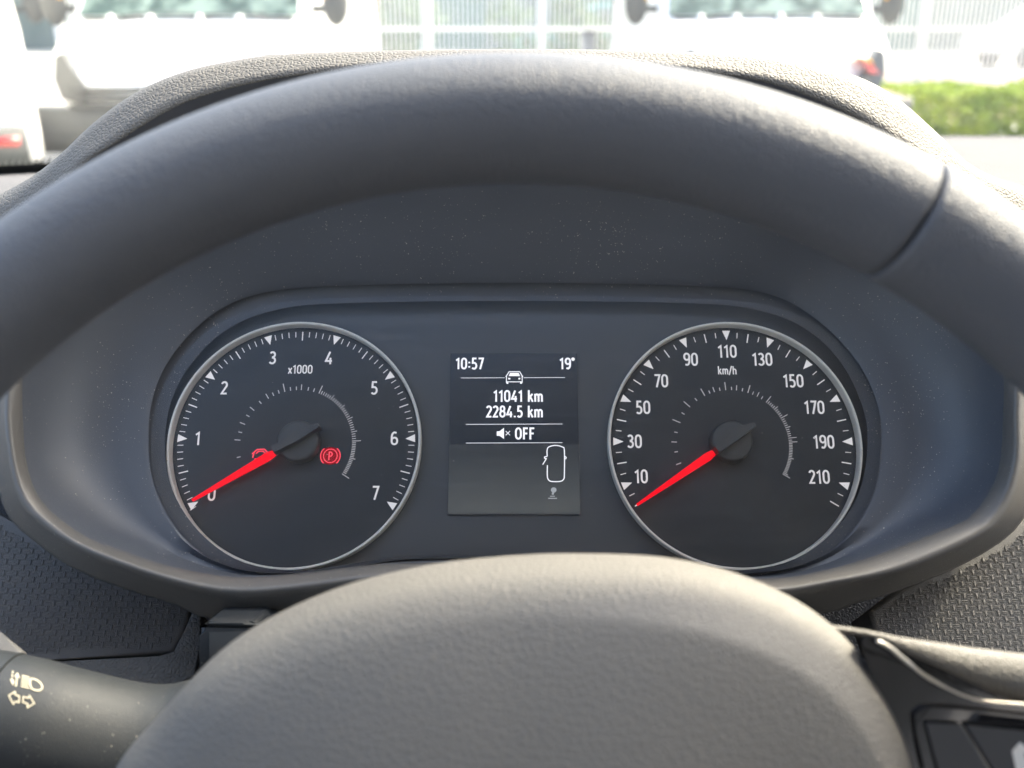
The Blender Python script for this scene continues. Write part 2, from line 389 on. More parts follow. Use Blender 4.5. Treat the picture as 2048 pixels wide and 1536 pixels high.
# foliage
M['leafy'] = noisy('yellow_green_leaves', (0.15, 0.25, 0.01), (0.34, 0.42, 0.03), 4, 0.8)
M['leafd'] = noisy('mid_green_leaves', (0.05, 0.11, 0.04), (0.12, 0.20, 0.07), 2, 0.6)
M['twig'] = plain('bark', (0.16, 0.10, 0.06), 0.9)
def leaves(bm, fn_, n, size):
    for _ in range(n):
        c = fn_(); a = Vector((random.gauss(0, 1), random.gauss(0, 1), random.gauss(0, 1))).normalized(); b = a.orthogonal().normalized()
        b = Matrix.Rotation(random.uniform(0, 6.28), 3, a) @ b; cc = a.cross(b)
        s = size*random.uniform(0.6, 1.4)
        v = [bm.verts.new(c+b*s), bm.verts.new(c+cc*s*0.45), bm.verts.new(c-b*s), bm.verts.new(c-cc*s*0.45)]
        bm.faces.new(v)
hd = thing('clipped_hedge', 'low bright yellow green hedge on the right above the dashboard', 'hedge', (8.2, 11.9, 0))
bm = bmesh.new()
def hp():
    x = random.uniform(4.25, 13.5); q = random.uniform(0, 1)
    top = 0.53+0.05*math.sin(x*2.1)+0.04*math.sin(x*5.3)
    a = random.random()
    if a < 0.35: return Vector((x, random.uniform(10.9, 12.3), top-abs(random.gauss(0, 0.04))))
    return Vector((x, 10.9+abs(random.gauss(0, 0.06))-0.08*math.sin(x*3)**2, random.uniform(0.02, top)))
leaves(bm, hp, 30000, 0.042); obj('foliage', bm, M['leafy'], hd, recalc=False, smooth=False)
for k in range(24):
    x = random.uniform(4.3, 13.4); y = random.uniform(11.4, 12.3)
    bm = bmesh.new(); tube(bm, [Vector((x, y, 0)), Vector((x+random.uniform(-.1, .1), y-0.03, 0.25)), Vector((x+random.uniform(-.2, .2), y-0.04, 0.45))], [0.018, 0.012, 0.005], 5); obj('stem', bm, M['twig'], hd)
for i, (x, y, s, lab) in enumerate(((0.9, 17.2, 1.0, 'rounded green bush behind the fence, close to the left fence post'), (3.5, 17.6, 1.25, 'tall green bush behind the fence beside the right van'), (-2.0, 17.4, 1.1, 'green bush behind the fence, hidden in part by the left van'))):
    t = thing('bush', lab, 'bush', (x, y, 0), 'bushes behind the fence')
    bm = bmesh.new(); cl = [(random.gauss(0, .45)*s, random.gauss(0, .3)*s, random.uniform(.4, 1.5)*s) for _ in range(10)]
    def bp_():
        c = random.choice(cl); d = Vector((random.gauss(0, 1), random.gauss(0, 1), random.gauss(0, 1))).normalized()*random.uniform(.15, .42)*s
        return Vector((x, y, 0))+Vector(c)+d
    leaves(bm, bp_, 1800, 0.07); obj('foliage', bm, M['leafd'], t, recalc=False, smooth=False)
    for c in cl:
        bm = bmesh.new(); tube(bm, [Vector((x, y, 0)), Vector((x+c[0]*.5, y+c[1]*.5, c[2]*.5)), Vector((x+c[0], y+c[1], c[2]))], [0.03, 0.02, 0.008], 5); obj('stem', bm, M['twig'], t)

# ------------------------------------------------------------------ windscreen of the driver's own car
def wbase(x):   # curved foot of the glass, bowed forward in the middle of the car (to the right of the driver)
    u = (x-0.36)/0.80
    return 0.915 - 0.20*u*u
ws = thing('windscreen', 'raked clear windscreen between the dashboard and the yard, black dotted border at its foot', 'windscreen', (0.36, 0.9, EYE.z-0.11))
bm = bmesh.new(); rows = []
def glassp(x, a, off=0.0):
    y = wbase(x) - 0.80*a; z = EYE.z - 0.112 + 0.36*a + 0.03*math.sin(a*math.pi)
    return Vector((x, y-off*0.5, z-off*0.85))
for i in range(15):
    rows.append([glassp(-0.42+1.56*j/24, i/14) for j in range(25)])
grid(bm, rows); obj('glass', bm, M['wind'], ws)
bm = bmesh.new(); rows = []
for i in range(3): rows.append([glassp(-0.42+1.56*j/60, i/2*0.022-0.004, 0.002) for j in range(61)])
grid(bm, rows)
for r_ in range(3):
    for k in range(390):
        x = -0.42+1.56*(k+0.5*(r_ % 2))/390; a = 0.0205+0.0045*r_; s = 0.0013-0.00028*r_
        c = glassp(x, a, 0.002); du = glassp(x+s, a, 0.002)-c; dv = (glassp(x, a+0.001, 0.002)-c).normalized()*s
        bm.faces.new([bm.verts.new(c+du*math.cos(q)+dv*math.sin(q)) for q in [k2*math.pi/4 for k2 in range(8)]])
obj('dotted_border', bm, M['frit'], ws)

# unseen roof and its lining, added to shade the dashboard as in the real car
M['unseen_headliner'] = noisy('unseen_beige_headliner_fabric', (0.60, 0.53, 0.42), (0.66, 0.58, 0.47), 40, 0.95)
rf = thing('unseen_car_cabin', 'unseen closed van cabin round the driver, its beige roof lining above the windscreen', 'car cabin', (0.36, -0.6, EYE.z-0.93))
bm = bmesh.new()
def roofp(x, a, up=0.0):
    g = glassp(x, 1.0); y = g.y + (-1.7-g.y)*a
    return Vector((x, y, g.z+0.04*math.sin(min(1, a*2)*math.pi/2)+up-0.03*abs((x-0.36)/0.78)**3))
grid(bm, [[roofp(-0.42+1.56*j/20, i/10) for j in range(21)] for i in range(11)]); obj('unseen_headliner', bm, M['unseen_headliner'], rf)
bm = bmesh.new(); grid(bm, [[roofp(-0.44+1.60*j/20, i/10, 0.03) for j in range(21)] for i in range(11)]); obj('unseen_roof_panel', bm, M['vanwhite'], rf)
M['trimdark'] = noisy('dark_door_trim', (0.05, 0.05, 0.055), (0.065, 0.065, 0.07), 20, 0.8)
M['carpet'] = noisy('dark_floor_mat', (0.02, 0.02, 0.022), (0.035, 0.035, 0.035), 60, 0.95)
M['bulk'] = noisy('unseen_grey_bulkhead', (0.36, 0.39, 0.44), (0.42, 0.45, 0.50), 10, 0.8)
for x in (-0.455, 1.175):
    bm = bmesh.new(); boxb(bm, (x, -0.10, EYE.z-0.55), (0.05, 1.96, 0.78)); bmesh.ops.bevel(bm, geom=bm.edges[:], offset=0.015, segments=2); obj('unseen_door_panel', bm, M['trimdark'], rf)
bm = bmesh.new(); boxb(bm, (0.36, -0.10, EYE.z-0.965), (1.68, 1.96, 0.04)); obj('unseen_floor', bm, M['carpet'], rf, smooth=False)
bm = bmesh.new(); boxb(bm, (0.36, -1.06, EYE.z-0.36), (1.58, 0.04, 1.16)); obj('unseen_bulkhead', bm, M['bulk'], rf, smooth=False)  # unseen rear wall, put in to block sky light from behind
bm = bmesh.new(); boxb(bm, (0.36, 0.86, EYE.z-0.54), (1.58, 0.03, 0.76)); obj('unseen_firewall', bm, M['carpet'], rf, smooth=False)

# ------------------------------------------------------------------ cluster plane
TILT = R(16)
C0 = P(1029, 880, 0.38)
FU = RGT.copy()
FV = UPV*math.cos(TILT) + FWD*math.sin(TILT)
FN = FU.cross(FV)
def F(u, v, wv=0.0): return C0 + FU*u + FV*v + FN*wv
def fuv(px, py, wv=0.0):
    d = ray(px, py); o = C0 + FN*wv
    t = (o-EYE).dot(FN)/d.dot(FN); p = EYE + d*t - o
    return p.dot(FU), p.dot(FV)
def FP(px, py, wv=0.0):
    u, v = fuv(px, py, wv); return F(u, v, wv)

# ------------------------------------------------------------------ dashboard surround: lofted loops (px, py, depth)
NL = 220; LC = (1029, 800)
def resample(loop):
    pts = crom(loop, True, 14); ang = []
    for p in pts: ang.append((math.atan2(-(p[1]-LC[1]), p[0]-LC[0]) % (2*math.pi), p))
    out = []
    n = len(pts)
    for k in range(NL):
        a = 2*math.pi*k/NL; best = None
        for i in range(n):
            a0, p0 = ang[i]; a1, p1 = ang[(i+1) % n]
            d = (a1-a0+math.pi) % (2*math.pi)-math.pi; e = (a-a0+math.pi) % (2*math.pi)-math.pi
            if d != 0 and 0 <= e/d <= 1 and abs(e) <= abs(d)+1e-9 and abs(d) < 1:
                t = e/d; q = tuple(x0+(x1-x0)*t for x0, x1 in zip(p0, p1))
                rr = math.hypot(q[0]-LC[0], q[1]-LC[1])
                if best is None or rr > best[0]: best = (rr, q)
        out.append(best[1])
    return out
def loopF(pts, wv):   # loop lying on the cluster plane
    pts = [(x, y, 0) for x, y in pts]
    return [FP(q[0], q[1], wv) for q in resample(pts)]
def loopD(pts): return [P(*q) for q in resample(pts)]
K0 = [(330, 890), (343, 800), (388, 720), (460, 655), (560, 618), (700, 606), (1029, 602), (1360, 606), (1500, 617), (1602, 652), (1678, 720), (1724, 810), (1735, 890), (1718, 985), (1665, 1065), (1580, 1122), (1465, 1141), (1350, 1126), (1250, 1114), (1029, 1110), (810, 1114), (710, 1126), (593, 1141), (480, 1122), (397, 1062), (345, 980)]
K1 = [(297, 870), (310, 780), (352, 700), (430, 625), (530, 585), (700, 571), (1029, 566), (1360, 571), (1530, 586), (1632, 638), (1712, 720), (1752, 800), (1762, 880), (1747, 985), (1692, 1075), (1600, 1130), (1465, 1147), (1340, 1132), (1240, 1118), (1029, 1114), (820, 1118), (720, 1132), (593, 1147), (462, 1133), (368, 1075), (310, 975)]
K2 = [(46, 850, .345), (48, 700, .345), (82, 520, .343), (150, 352, .338), (230, 288, .336), (350, 215, .335), (450, 180, .335), (560, 157, .335), (750, 135, .335), (1029, 127, .335), (1300, 135, .335), (1480, 155, .335), (1580, 180, .335), (1700, 230, .336), (1785, 285, .337), (1875, 345, .338), (1955, 490, .343), (2002, 690, .345), (2006, 850, .345), (1994, 950, .343), (1950, 1024, .340), (1906, 1052, .339), (1767, 1108, .338), (1662, 1140, .338), (1557, 1158, .338), (1400, 1155, .338), (1250, 1135, .338), (1029, 1126, .338), (800, 1128, .338), (700, 1136, .338), (628, 1145, .338), (523, 1155, .338), (454, 1155, .338), (349, 1137, .338), (279, 1116, .338), (174, 1074, .339), (90, 1010, .340), (56, 940, .343)]
K3 = [(14, 850, .338), (8, 720, .342), (-50, 560, .350), (-70, 430, .358), (0, 386, .356), (60, 350, .353), (120, 300, .350), (180, 240, .348), (260, 181, .346), (350, 140, .345), (450, 116, .345), (600, 99, .345), (1029, 92, .345), (1400, 98, .345), (1600, 114, .345), (1720, 145, .346), (1800, 188, .348), (1880, 258, .350), (1940, 318, .353), (2000, 350, .356), (2060, 368, .358), (2110, 480, .352), (2060, 640, .343), (2036, 800, .338), (2034, 930, .336), (2000, 1030, .334), (1941, 1078, .332), (1802, 1138, .331), (1662, 1166, .331), (1557, 1184, .331), (1400, 1185, .331), (1250, 1170, .331), (1029, 1160, .331), (800, 1158, .331), (700, 1162, .331), (593, 1176, .331), (471, 1184, .331), (349, 1162, .331), (174, 1099, .332), (87, 1043, .334), (40, 985, .336)]
K4 = [(-14, 850, .344), (-20, 720, .352), (-110, 560, .365), (-150, 450, .40), (-60, 415, .405), (40, 375, .405), (125, 330, .405), (200, 270, .405), (280, 215, .405), (360, 175, .405), (450, 150, .405), (600, 130, .405), (1029, 122, .405), (1400, 130, .405), (1590, 146, .405), (1700, 175, .405), (1780, 220, .405), (1850, 285, .405), (1910, 345, .405), (1990, 385, .405), (2120, 400, .405), (2180, 500, .39), (2100, 650, .355), (2078, 800, .345), (2072, 930, .343), (2046, 1040, .342), (1958, 1112, .341), (1819, 1174, .341), (1714, 1206, .342), (1640, 1228, .343), (1400, 1238, .343), (1029, 1238, .343), (700, 1240, .343), (430, 1238, .343), (349, 1209, .342), (174, 1150, .341), (70, 1084, .341), (5, 1010, .342)]
L0 = loopF(K0, 0.0015); L0b = loopF(K0, 0.0060)
L1 = loopF(K1, 0.0080); L1c = loopF(K1, 0.0110)
L2 = loopD(K2); L3 = loopD(K3); L4 = loopD(K4)
def lerp(a, b, t): return [p+(q-p)*t for p, q in zip(a, b)]
dash = thing('dashboard', 'charcoal dashboard with a grained arched hood over the instruments', 'dashboard', (0, 0.42, EYE.z-0.30))
def bend(A, B, t, s):  # funnel: travel across first, then rise
    out = []
    for p, q in zip(A, B):
        m = p+(q-p)*t; out.append(m - (EYE-m).normalized()*s)
    return out
bm = bmesh.new()
rows = [L0, L0b, lerp(L0b, L1, 0.5), lerp(L0b, L1, 0.9), L1, L1c, bend(L1c, L2, 0.06, 0.0006), bend(L1c, L2, 0.25, 0.006), bend(L1c, L2, 0.5, 0.010), bend(L1c, L2, 0.75, 0.0085), bend(L1c, L2, 0.92, 0.0035), L2]
grid(bm, rows, True); sharp(obj('instrument_surround', bm, M['surround'], dash), 50)
# lip (lower) and hood (upper) share the loops L2..L4
def rnd(A, B, C):  # quadratic bezier through control loop B
    out = []
    for t in [0, .15, .3, .45, .6, .75, .9, 1.0]:
        out.append([a*(1-t)**2+b*2*t*(1-t)+c*t*t for a, b, c in zip(A, B, C)])
    return out
L5 = [p + FWD*0.05 - (p-C0).normalized()*0.004 for p in L4]
ca_, cb_ = lerp(L2, L3, 0.66), lerp(L3, L4, 0.34)
inn = [p + FWD*0.0016 for p in L2]
def toeye(Lp, s): return [p - (p-EYE).normalized()*s for p in Lp]
allrows = [inn, toeye(lerp(L2, L3, 0.06), 0.0003), toeye(lerp(L2, L3, 0.3), 0.0009)] + rnd(toeye(ca_, 0.0007), toeye(L3, 0.0006), cb_) + [lerp(L3, L4, 0.62), lerp(L3, L4, 0.9), L4, L5]
def part_rows(ks): return [[r_[k % NL] for k in ks] for r_ in allrows]
kA = int(NL*(12/360)); kB = int(NL*(168/360))
bm = bmesh.new(); grid(bm, part_rows(range(kA, kB+1))); obj('hood', bm, M['hood'], dash)
bm = bmesh.new(); grid(bm, part_rows(range(kB, NL+kA+1))); obj('surround_lip', bm, M['lip'], dash)
# hood roof: continues from L4/L5 forward and down to the dash top
top_ks = list(range(kA, kB+1))
bm = bmesh.new()
rr = [[L4[k]+FWD*0.003 for k in top_ks]]
for a in (0.25, 0.5, 0.75, 1.0):
    rr.append([L4[k] + Vector((0, 0.30*a, -0.085*a*a - 0.015*a)) + Vector(((L4[k].x)*0.15*a, 0, 0)) for k in top_ks])
grid(bm, rr); obj('hood_roof', bm, M['hood'], dash)
# dash top
bm = bmesh.new(); rows = []
NX = 60
for i in range(22):
    a = i/21; row = []
    for j in range(NX+1):
        x = -0.42+1.56*j/NX
        y1 = wbase(x)-0.002; y0 = 0.395 - 0.02*((x-0.2)/0.8)**2
        y = y0+(y1-y0)*a
        z = EYE.z - 0.0855 - 0.0275*a - 0.002*math.sin(a*3.14) + 0.008*a*max(0, min(1, (x-0.05)/0.2))
        if a < 0.12: z -= 0.05*(1-a/0.12)**2
        row.append(Vector((x, y, z)))
    rows.append(row)
grid(bm, rows); obj('dash_top', bm, M['dashtop'], dash)
# fascia, a big gently curved sheet under the dash top and behind the column
def fasc(x, s):   # s 0..1 top to bottom
    z = EYE.z - 0.13 - 0.42*s
    y = 0.405 - 0.10*s**0.8 - 0.03*s + 0.02*((x-0.2)/0.8)**2
    return Vector((x, y, z))
bm = bmesh.new(); grid(bm, [[fasc(-0.42+1.56*j/50, i/24) for j in range(51)] for i in range(25)]); 
obj('fascia', bm, M['fascia'], dash)

# patterned trim panels, raised off the fascia: outline in px, on a plane
def plane_panel(name, outline, pA, nrm, thick, mat, parent, pattern=True, bev=0.0022, pitch=0.0042, clip_rad=0.003, axis=None):
    nrm = nrm.normalized(); ax = (axis or RGT); ax = (ax-nrm*ax.dot(nrm)).normalized(); ay = nrm.cross(ax)
    def hit(px, py, h=0):
        d = ray(px, py); o = pA+nrm*h; t = (o-EYE).dot(nrm)/d.dot(nrm); return EYE+d*t
    ol = [hit(x, y) for x, y in outline]
    o2 = [((p-pA).dot(ax), (p-pA).dot(ay)) for p in ol]
    bm = bmesh.new()
    fr = prism(bm, ol, [p-nrm*thick for p in ol])
    bmesh.ops.bevel(bm, geom=[e for e in fr[0].edges], offset=bev, segments=4, profile=0.5, affect='EDGES')
    def inside(u, v, m):
        c = False; n = len(o2); md = 9
        for i in range(n):
            (x1, y1), (x2, y2) = o2[i], o2[(i+1) % n]
            if (y1 > v) != (y2 > v) and u < (x2-x1)*(v-y1)/(y2-y1)+x1: c = not c
            dx, dy = x2-x1, y2-y1; tt = max(0, min(1, ((u-x1)*dx+(v-y1)*dy)/(dx*dx+dy*dy)))
            md = min(md, math.hypot(u-x1-dx*tt, v-y1-dy*tt))
        return c and md > m
    if pattern:
        us = [p[0] for p in o2]; vs = [p[1] for p in o2]
        def lump(cx_, cy_, q, base2, h_):
            ca, sa = math.cos(R(q)), math.sin(R(q))
            lo_ = [pA+ax*(cx_+a*ca-b*sa)+ay*(cy_+a*sa+b*ca)+nrm*0.00002 for a, b in base2]
            hi_ = [pA+ax*(cx_+a*.82*ca-b*.5*sa)+ay*(cy_+a*.82*sa+b*.5*ca)+nrm*h_ for a, b in base2]
            A = [bm.verts.new(p) for p in lo_]; B = [bm.verts.new(p) for p in hi_]; n_ = len(A)
            bm.faces.new(B)
            for i in range(n_): bm.faces.new((A[i], A[(i+1) % n_], B[(i+1) % n_], B[i]))
        def stripp(L_, W_): return [(-L_, 0), (-L_*.8, -W_), (L_*.8, -W_), (L_, 0), (L_*.8, W_), (-L_*.8, W_)]
        lens_ = [(0.00125, 0), (.0007, .00034), (0, .00046), (-.0007, .00034), (-.00125, 0), (-.0007, -.00034), (0, -.00046), (.0007, -.00034)]
        j = 0; v = min(vs)
        while v < max(vs):
            u = min(us) + (pitch/2 if j % 2 else 0)
            while u < max(us):
                # a bar, a pointed oval beside it and the slanting strips that lace them
                if inside(u, v, clip_rad):
                    lump(u, v+0.00026, 0, stripp(0.00105, 0.00016), 0.00026); lump(u, v-0.00030, 0, stripp(0.00105, 0.00013), 0.00020)
                if inside(u+pitch/2, v, clip_rad): lump(u+pitch/2, v, 90, lens_, 0.00030)
                for sx_, sy_ in ((1, 1), (1, -1), (-1, 1), (-1, -1)):
                    if inside(u+sx_*0.00150, v+sy_*0.00062, clip_rad): lump(u+sx_*0.00150, v+sy_*0.00066, sx_*sy_*-58, stripp(0.00052, 0.00013), 0.00022)
                u += pitch
            v += pitch/2*0.98; j += 1
    return sharp(obj(name, bm, mat, parent), 40)
nL = (-FWD*0.93 + UPV*0.36 + RGT*0.12)
plane_panel('patterned_trim_panel', [(-560, 960), (-100, 950), (0, 1030), (80, 1075), (200, 1140), (330, 1185), (385, 1214), (372, 1262), (345, 1308), (60, 1322), (-120, 1325), (-560, 1330)], P(150, 1230, 0.358), nL, 0.03, M['panel'], dash)
nR = (-FWD*0.93 + UPV*0.36 - RGT*0.12)
plane_panel('patterned_trim_panel', [(1735, 1222), (1790, 1180), (1900, 1135), (2000, 1080), (2060, 1030), (2160, 960), (2700, 960), (2700, 1420), (2048, 1340), (1900, 1320), (1760, 1300)], P(1900, 1220, 0.352), nR, 0.03, M['panel'], dash)
# grained plastic return under and beside the left trim panel
plane_panel('lower_trim', [(60, 1326), (318, 1318), (352, 1308), (384, 1222), (404, 1228), (398, 1300), (390, 1352), (300, 1400), (-100, 1420), (-560, 1440), (-560, 1334)], P(250, 1330, 0.352), (-FWD*0.85+UPV*0.5), 0.02, M['hood'], dash, pattern=False, bev=0.001)
plane_panel('corner_trim', [(-300, 1215), (-60, 1225), (0, 1262), (42, 1296), (50, 1322), (40, 1345), (-300, 1380)], P(0, 1290, 0.315), (-FWD*0.8+UPV*0.6), 0.02, M['panel'], dash, pattern=False, bev=0.0015)

# ------------------------------------------------------------------ stroke font
def arc(cx, cy, rx, ry, a0, a1, n=10):
    return [(cx+rx*math.cos(R(a0+(a1-a0)*k/n)), cy+ry*math.sin(R(a0+(a1-a0)*k/n))) for k in range(n+1)]
def sup(x0, y0, x1, y1, r=0.17, rv=0.24):
    return arc(x1-r, y1-rv, r, rv, 0, 90, 7)+arc(x0+r, y1-rv, r, rv, 90, 180, 7)+arc(x0+r, y0+rv, r, rv, 180, 270, 7)+arc(x1-r, y0+rv, r, rv, 270, 360, 7)
T_, B_ = 0.94, 0.06
GL = {
 '0': (0.56, [(sup(.08, B_, .48, T_, .19, .26), True)]),
 '1': (0.42, [([(.06, .76), (.27, .92), (.27, 0)], False)]),
 '2': (0.52, [(arc(.25, .72, .19, .22, 160, -25, 10)+[(.09, .06), (.47, .06)], False)]),
 '3': (0.52, [(arc(.23, .74, .18, .20, 150, -75, 10)+[(.20, .53)], False), ([(.20, .52)]+arc(.23, .285, .21, .225, 75, -150, 12), False)]),
 '4': (0.56, [([(.36, .97), (.07, .25), (.52, .25)], False), ([(.40, .50), (.40, 0)], False)]),
 '5': (0.52, [([(.44, .94), (.13, .94), (.11, .55)]+arc(.23, .30, .21, .26, 95, -140, 12), False)]),
 '6': (0.55, [([(.42, .90)]+arc(.28, .60, .20, .34, 90, 180, 8)+[(.08, .32)], False), (sup(.08, B_, .48, .55, .19, .22), True)]),
 '7': (0.50, [([(.05, .94), (.45, .94), (.19, 0)], False)]),
 '8': (0.56, [(sup(.11, .53, .45, .94, .16, .19), True), (sup(.08, .06, .48, .53, .19, .21), True)]),
 '9': (0.55, [([(.14, .10)]+arc(.28, .40, .20, .34, 270, 360, 8)+[(.48, .68)], False), (sup(.08, .45, .48, .94, .19, .22), True)]),
 'x': (0.46, [([(.05, 0), (.41, .66)], False), ([(.05, .66), (.41, 0)], False)]),
 'k': (0.50, [([(.10, 0), (.10, 1.0)], False), ([(.42, .68), (.12, .32)], False), ([(.22, .42), (.45, 0)], False)]),
 'm': (0.80, [([(.10, 0), (.10, .68)], False), ([(.10, .48)]+arc(.25, .46, .15, .18, 150, 0, 7)+[(.40, 0)], False), ([(.40, .48)]+arc(.55, .46, .15, .18, 150, 0, 7)+[(.70, 0)], False)]),
 'h': (0.54, [([(.10, 0), (.10, 1.0)], False), ([(.10, .46)]+arc(.27, .44, .17, .20, 150, 0, 7)+[(.44, 0)], False)]),
 '/': (0.40, [([(.02, -.08), (.38, 1.02)], False)]),
 'O': (0.60, [(sup(.08, B_, .52, T_, .21, .30), True)]),
 'F': (0.50, [([(.12, 0), (.12, .94), (.47, .94)], False), ([(.12, .50), (.42, .50)], False)]),
 'P': (0.54, [([(.12, 0), (.12, .94), (.28, .94)]+arc(.28, .70, .19, .24, 90, -90, 8)+[(.12, .46)], False)]),
 ':': (0.26, [([(.13, .14), (.13, .27)], False), ([(.13, .52), (.13, .65)], False)]),
 '.': (0.24, [([(.12, 0), (.12, .13)], False)]),
 ' ': (0.30, []),
 '°': (0.26, [(arc(.13, .88, .075, .075, 0, 350, 10), True)]),
}
def ribbon(bm, pts, wd, closed, mp):
    n = len(pts); L_, R_ = [], []
    for i in range(n):
        if closed: a, b = pts[(i-1) % n], pts[(i+1) % n]
        else: a, b = pts[max(0, i-1)], pts[min(n-1, i+1)]
        p = pts[i]
        d1 = (p[0]-a[0], p[1]-a[1]); d2 = (b[0]-p[0], b[1]-p[1])
        l1 = math.hypot(*d1); l2 = math.hypot(*d2)
        if l1 < 1e-9: d1, l1 = d2, l2
        if l2 < 1e-9: d2, l2 = d1, l1
        n1 = (-d1[1]/l1, d1[0]/l1); n2 = (-d2[1]/l2, d2[0]/l2)
        m = (n1[0]+n2[0], n1[1]+n2[1]); ml = math.hypot(*m)
        if ml < 0.2: m, ml = n1, 1.0
        m = (m[0]/ml, m[1]/ml); k = min(1.8, 1/max(0.3, m[0]*n1[0]+m[1]*n1[1]))*wd/2
        L_.append((p[0]+m[0]*k, p[1]+m[1]*k)); R_.append((p[0]-m[0]*k, p[1]-m[1]*k))
    VL = [bm.verts.new(mp(*q)) for q in L_]; VR = [bm.verts.new(mp(*q)) for q in R_]
    for i in range(n if closed else n-1):
        j = (i+1) % n; bm.faces.new((VL[i], VL[j], VR[j], VR[i]))
def text(bm, s, cx, cy, h, mp, weight=0.14, xs=1.0, align='c', gap=0.07):
    wd = sum(GL[c][0]+gap for c in s)-gap
    x = cx - (wd*h*xs/2 if align == 'c' else wd*h*xs if align == 'r' else 0)
    for c in s:
        for pts, cl in GL[c][1]:
            # each stroke sits a hair above the previous so crossing strokes never share a plane
            text.k = (getattr(text, 'k', 0)+1) % 6; dk = text.k*0.000006
            ribbon(bm, [(x+p[0]*h*xs, cy+(p[1]-0.5)*h) for p in pts], weight*h, cl, lambda u, v, dk=dk: mp(u, v, dk))
        x += (GL[c][0]+gap)*h*xs
def poly(bm, pts, mp): return bm.faces.new([bm.verts.new(mp(*p)) for p in pts])

# ------------------------------------------------------------------ instrument cluster
ic = thing('instrument_cluster', 'instrument cluster with two round dials and a small screen between them', 'instrument cluster', C0)
cen = sum((p for p in L0), Vector())/NL
bm = bmesh.new()
ring = loopF(K0, 0.0); V = grid(bm, [[F(0, 0, 0)+(p-F(0, 0, 0))*s for p in ring] for s in (1.03, 0.8, 0.5, 0.2)], True); bm.faces.new(V[-1])
faceplate = obj('faceplate', bm, M['face'], ic, smooth=False)
S = 0.38/2000*1.0
RD = 0.0477
def dial(name, cpx, cpy, label):
    cu, cv = fuv(cpx, cpy)
    mp = lambda w0: (lambda u, v, dk=0.0: F(cu+u, cv+v, w0+dk))
    bm = bmesh.new(); m0 = mp(0.0006); n = 96
    vs = [[m0(r_*math.cos(2*math.pi*k/n), r_*math.sin(2*math.pi*k/n)) for k in range(n)] for r_ in (RD*0.985, RD*0.5, RD*0.1)]
    V = grid(bm, vs, True); bm.faces.new(V[-1])
    d = obj(name, bm, M['dial'], ic, smooth=False); d['label'] = label
    bm = bmesh.new(); rows = []
    for (r_, w_) in ((RD*0.999, 0.0), (RD*0.999, 0.0046), (RD*0.997, 0.0049), (RD*0.992, 0.0050), (RD*0.984, 0.0049), (RD*0.979, 0.0047), (RD*0.976, 0.0040), (RD*0.975, 0.0007)):
        m1 = mp(w_); rows.append([m1(r_*math.cos(2*math.pi*k/128), r_*math.sin(2*math.pi*k/128)) for k in range(128)])
    grid(bm, rows, True); obj('bezel_ring', bm, M['ring'], d)
    return d, cu, cv, mp
def tick(bm, mp_, a, r0, r1, wd):
    ca, sa = math.cos(R(a)), math.sin(R(a))
    poly(bm, [(r0*ca-wd/2*sa, r0*sa+wd/2*ca), (r1*ca-wd/2*sa, r1*sa+wd/2*ca), (r1*ca+wd/2*sa, r1*sa-wd/2*ca), (r0*ca+wd/2*sa, r0*sa-wd/2*ca)], mp_)
def tri(bm, mp_, a, r0, r1, wd):
    ca, sa = math.cos(R(a)), math.sin(R(a))
    poly(bm, [(r0*ca, r0*sa), (r1*ca-wd/2*sa, r1*sa+wd/2*ca), (r1*ca+wd/2*sa, r1*sa-wd/2*ca)], mp_)
def needle_parts(d, mp, tip, base, hub):
    # tip, base and hub in dial coordinates, metres
    tx, ty = tip; bx_, by_ = base; dx, dy = tx-bx_, ty-by_; L_ = math.hypot(dx, dy); dx /= L_; dy /= L_; nx, ny = -dy, dx
    bm = bmesh.new()
    out = [(bx_-dx*0.0008+nx*0.0011, by_-dy*0.0008+ny*0.0011), (bx_+dx*0.002+nx*0.0016, by_+dy*0.002+ny*0.0016), (tx+nx*0.00045, ty+ny*0.00045), (tx-nx*0.00045, ty-ny*0.00045), (bx_+dx*0.002-nx*0.0016, by_+dy*0.002-ny*0.0016), (bx_-dx*0.0008-nx*0.0011, by_-dy*0.0008-ny*0.0011)]
    prism(bm, [mp(0.0048)(*p) for p in out], [mp(0.0036)(*p) for p in out]); obj('needle', bm, M['red'], d, smooth=False)
    hx, hy = hub
    bm = bmesh.new(); n = 64; rows = []
    for r_, w_ in ((0.0078, 0.0008), (0.0078, 0.0052), (0.0075, 0.0060), (0.0068, 0.0063), (0.004, 0.0064), (0.0005, 0.0064)):
        rows.append([mp(w_)(hx+r_*math.cos(2*math.pi*k/n), hy+r_*math.sin(2*math.pi*k/n)) for k in range(n)])
    V = grid(bm, rows, True); bm.faces.new(V[-1])
    obj('needle_cap', bm, M['cap'], d)
    # raised bar across the cap, in line with the needle, wider on one side
    bm = bmesh.new(); e = 0.0098
    bar = [(hx-dx*e+nx*0.0007, hy-dy*e+ny*0.0007), (hx+nx*0.0012, hy+ny*0.0012), (bx_+nx*0.0014-dx*0.001, by_+ny*0.0014-dy*0.001), (bx_-nx*0.0014-dx*0.001, by_-ny*0.0014-dy*0.001), (hx+dx*0.004-nx*0.0016, hy+dy*0.004-ny*0.0016), (hx-nx*0.0026, hy-ny*0.0026), (hx-dx*0.006-nx*0.0022, hy-dy*0.006-ny*0.0022), (hx-dx*e-nx*0.0008, hy-dy*e-ny*0.0008)]
    fr = prism(bm, [mp(0.0098)(*p) for p in bar], [mp(0.0045)(*p) for p in bar])
    bmesh.ops.bevel(bm, geom=list(fr[0].edges), offset=0.0004, segments=2)
    sharp(obj('needle_bar', bm, M['cap'], d))
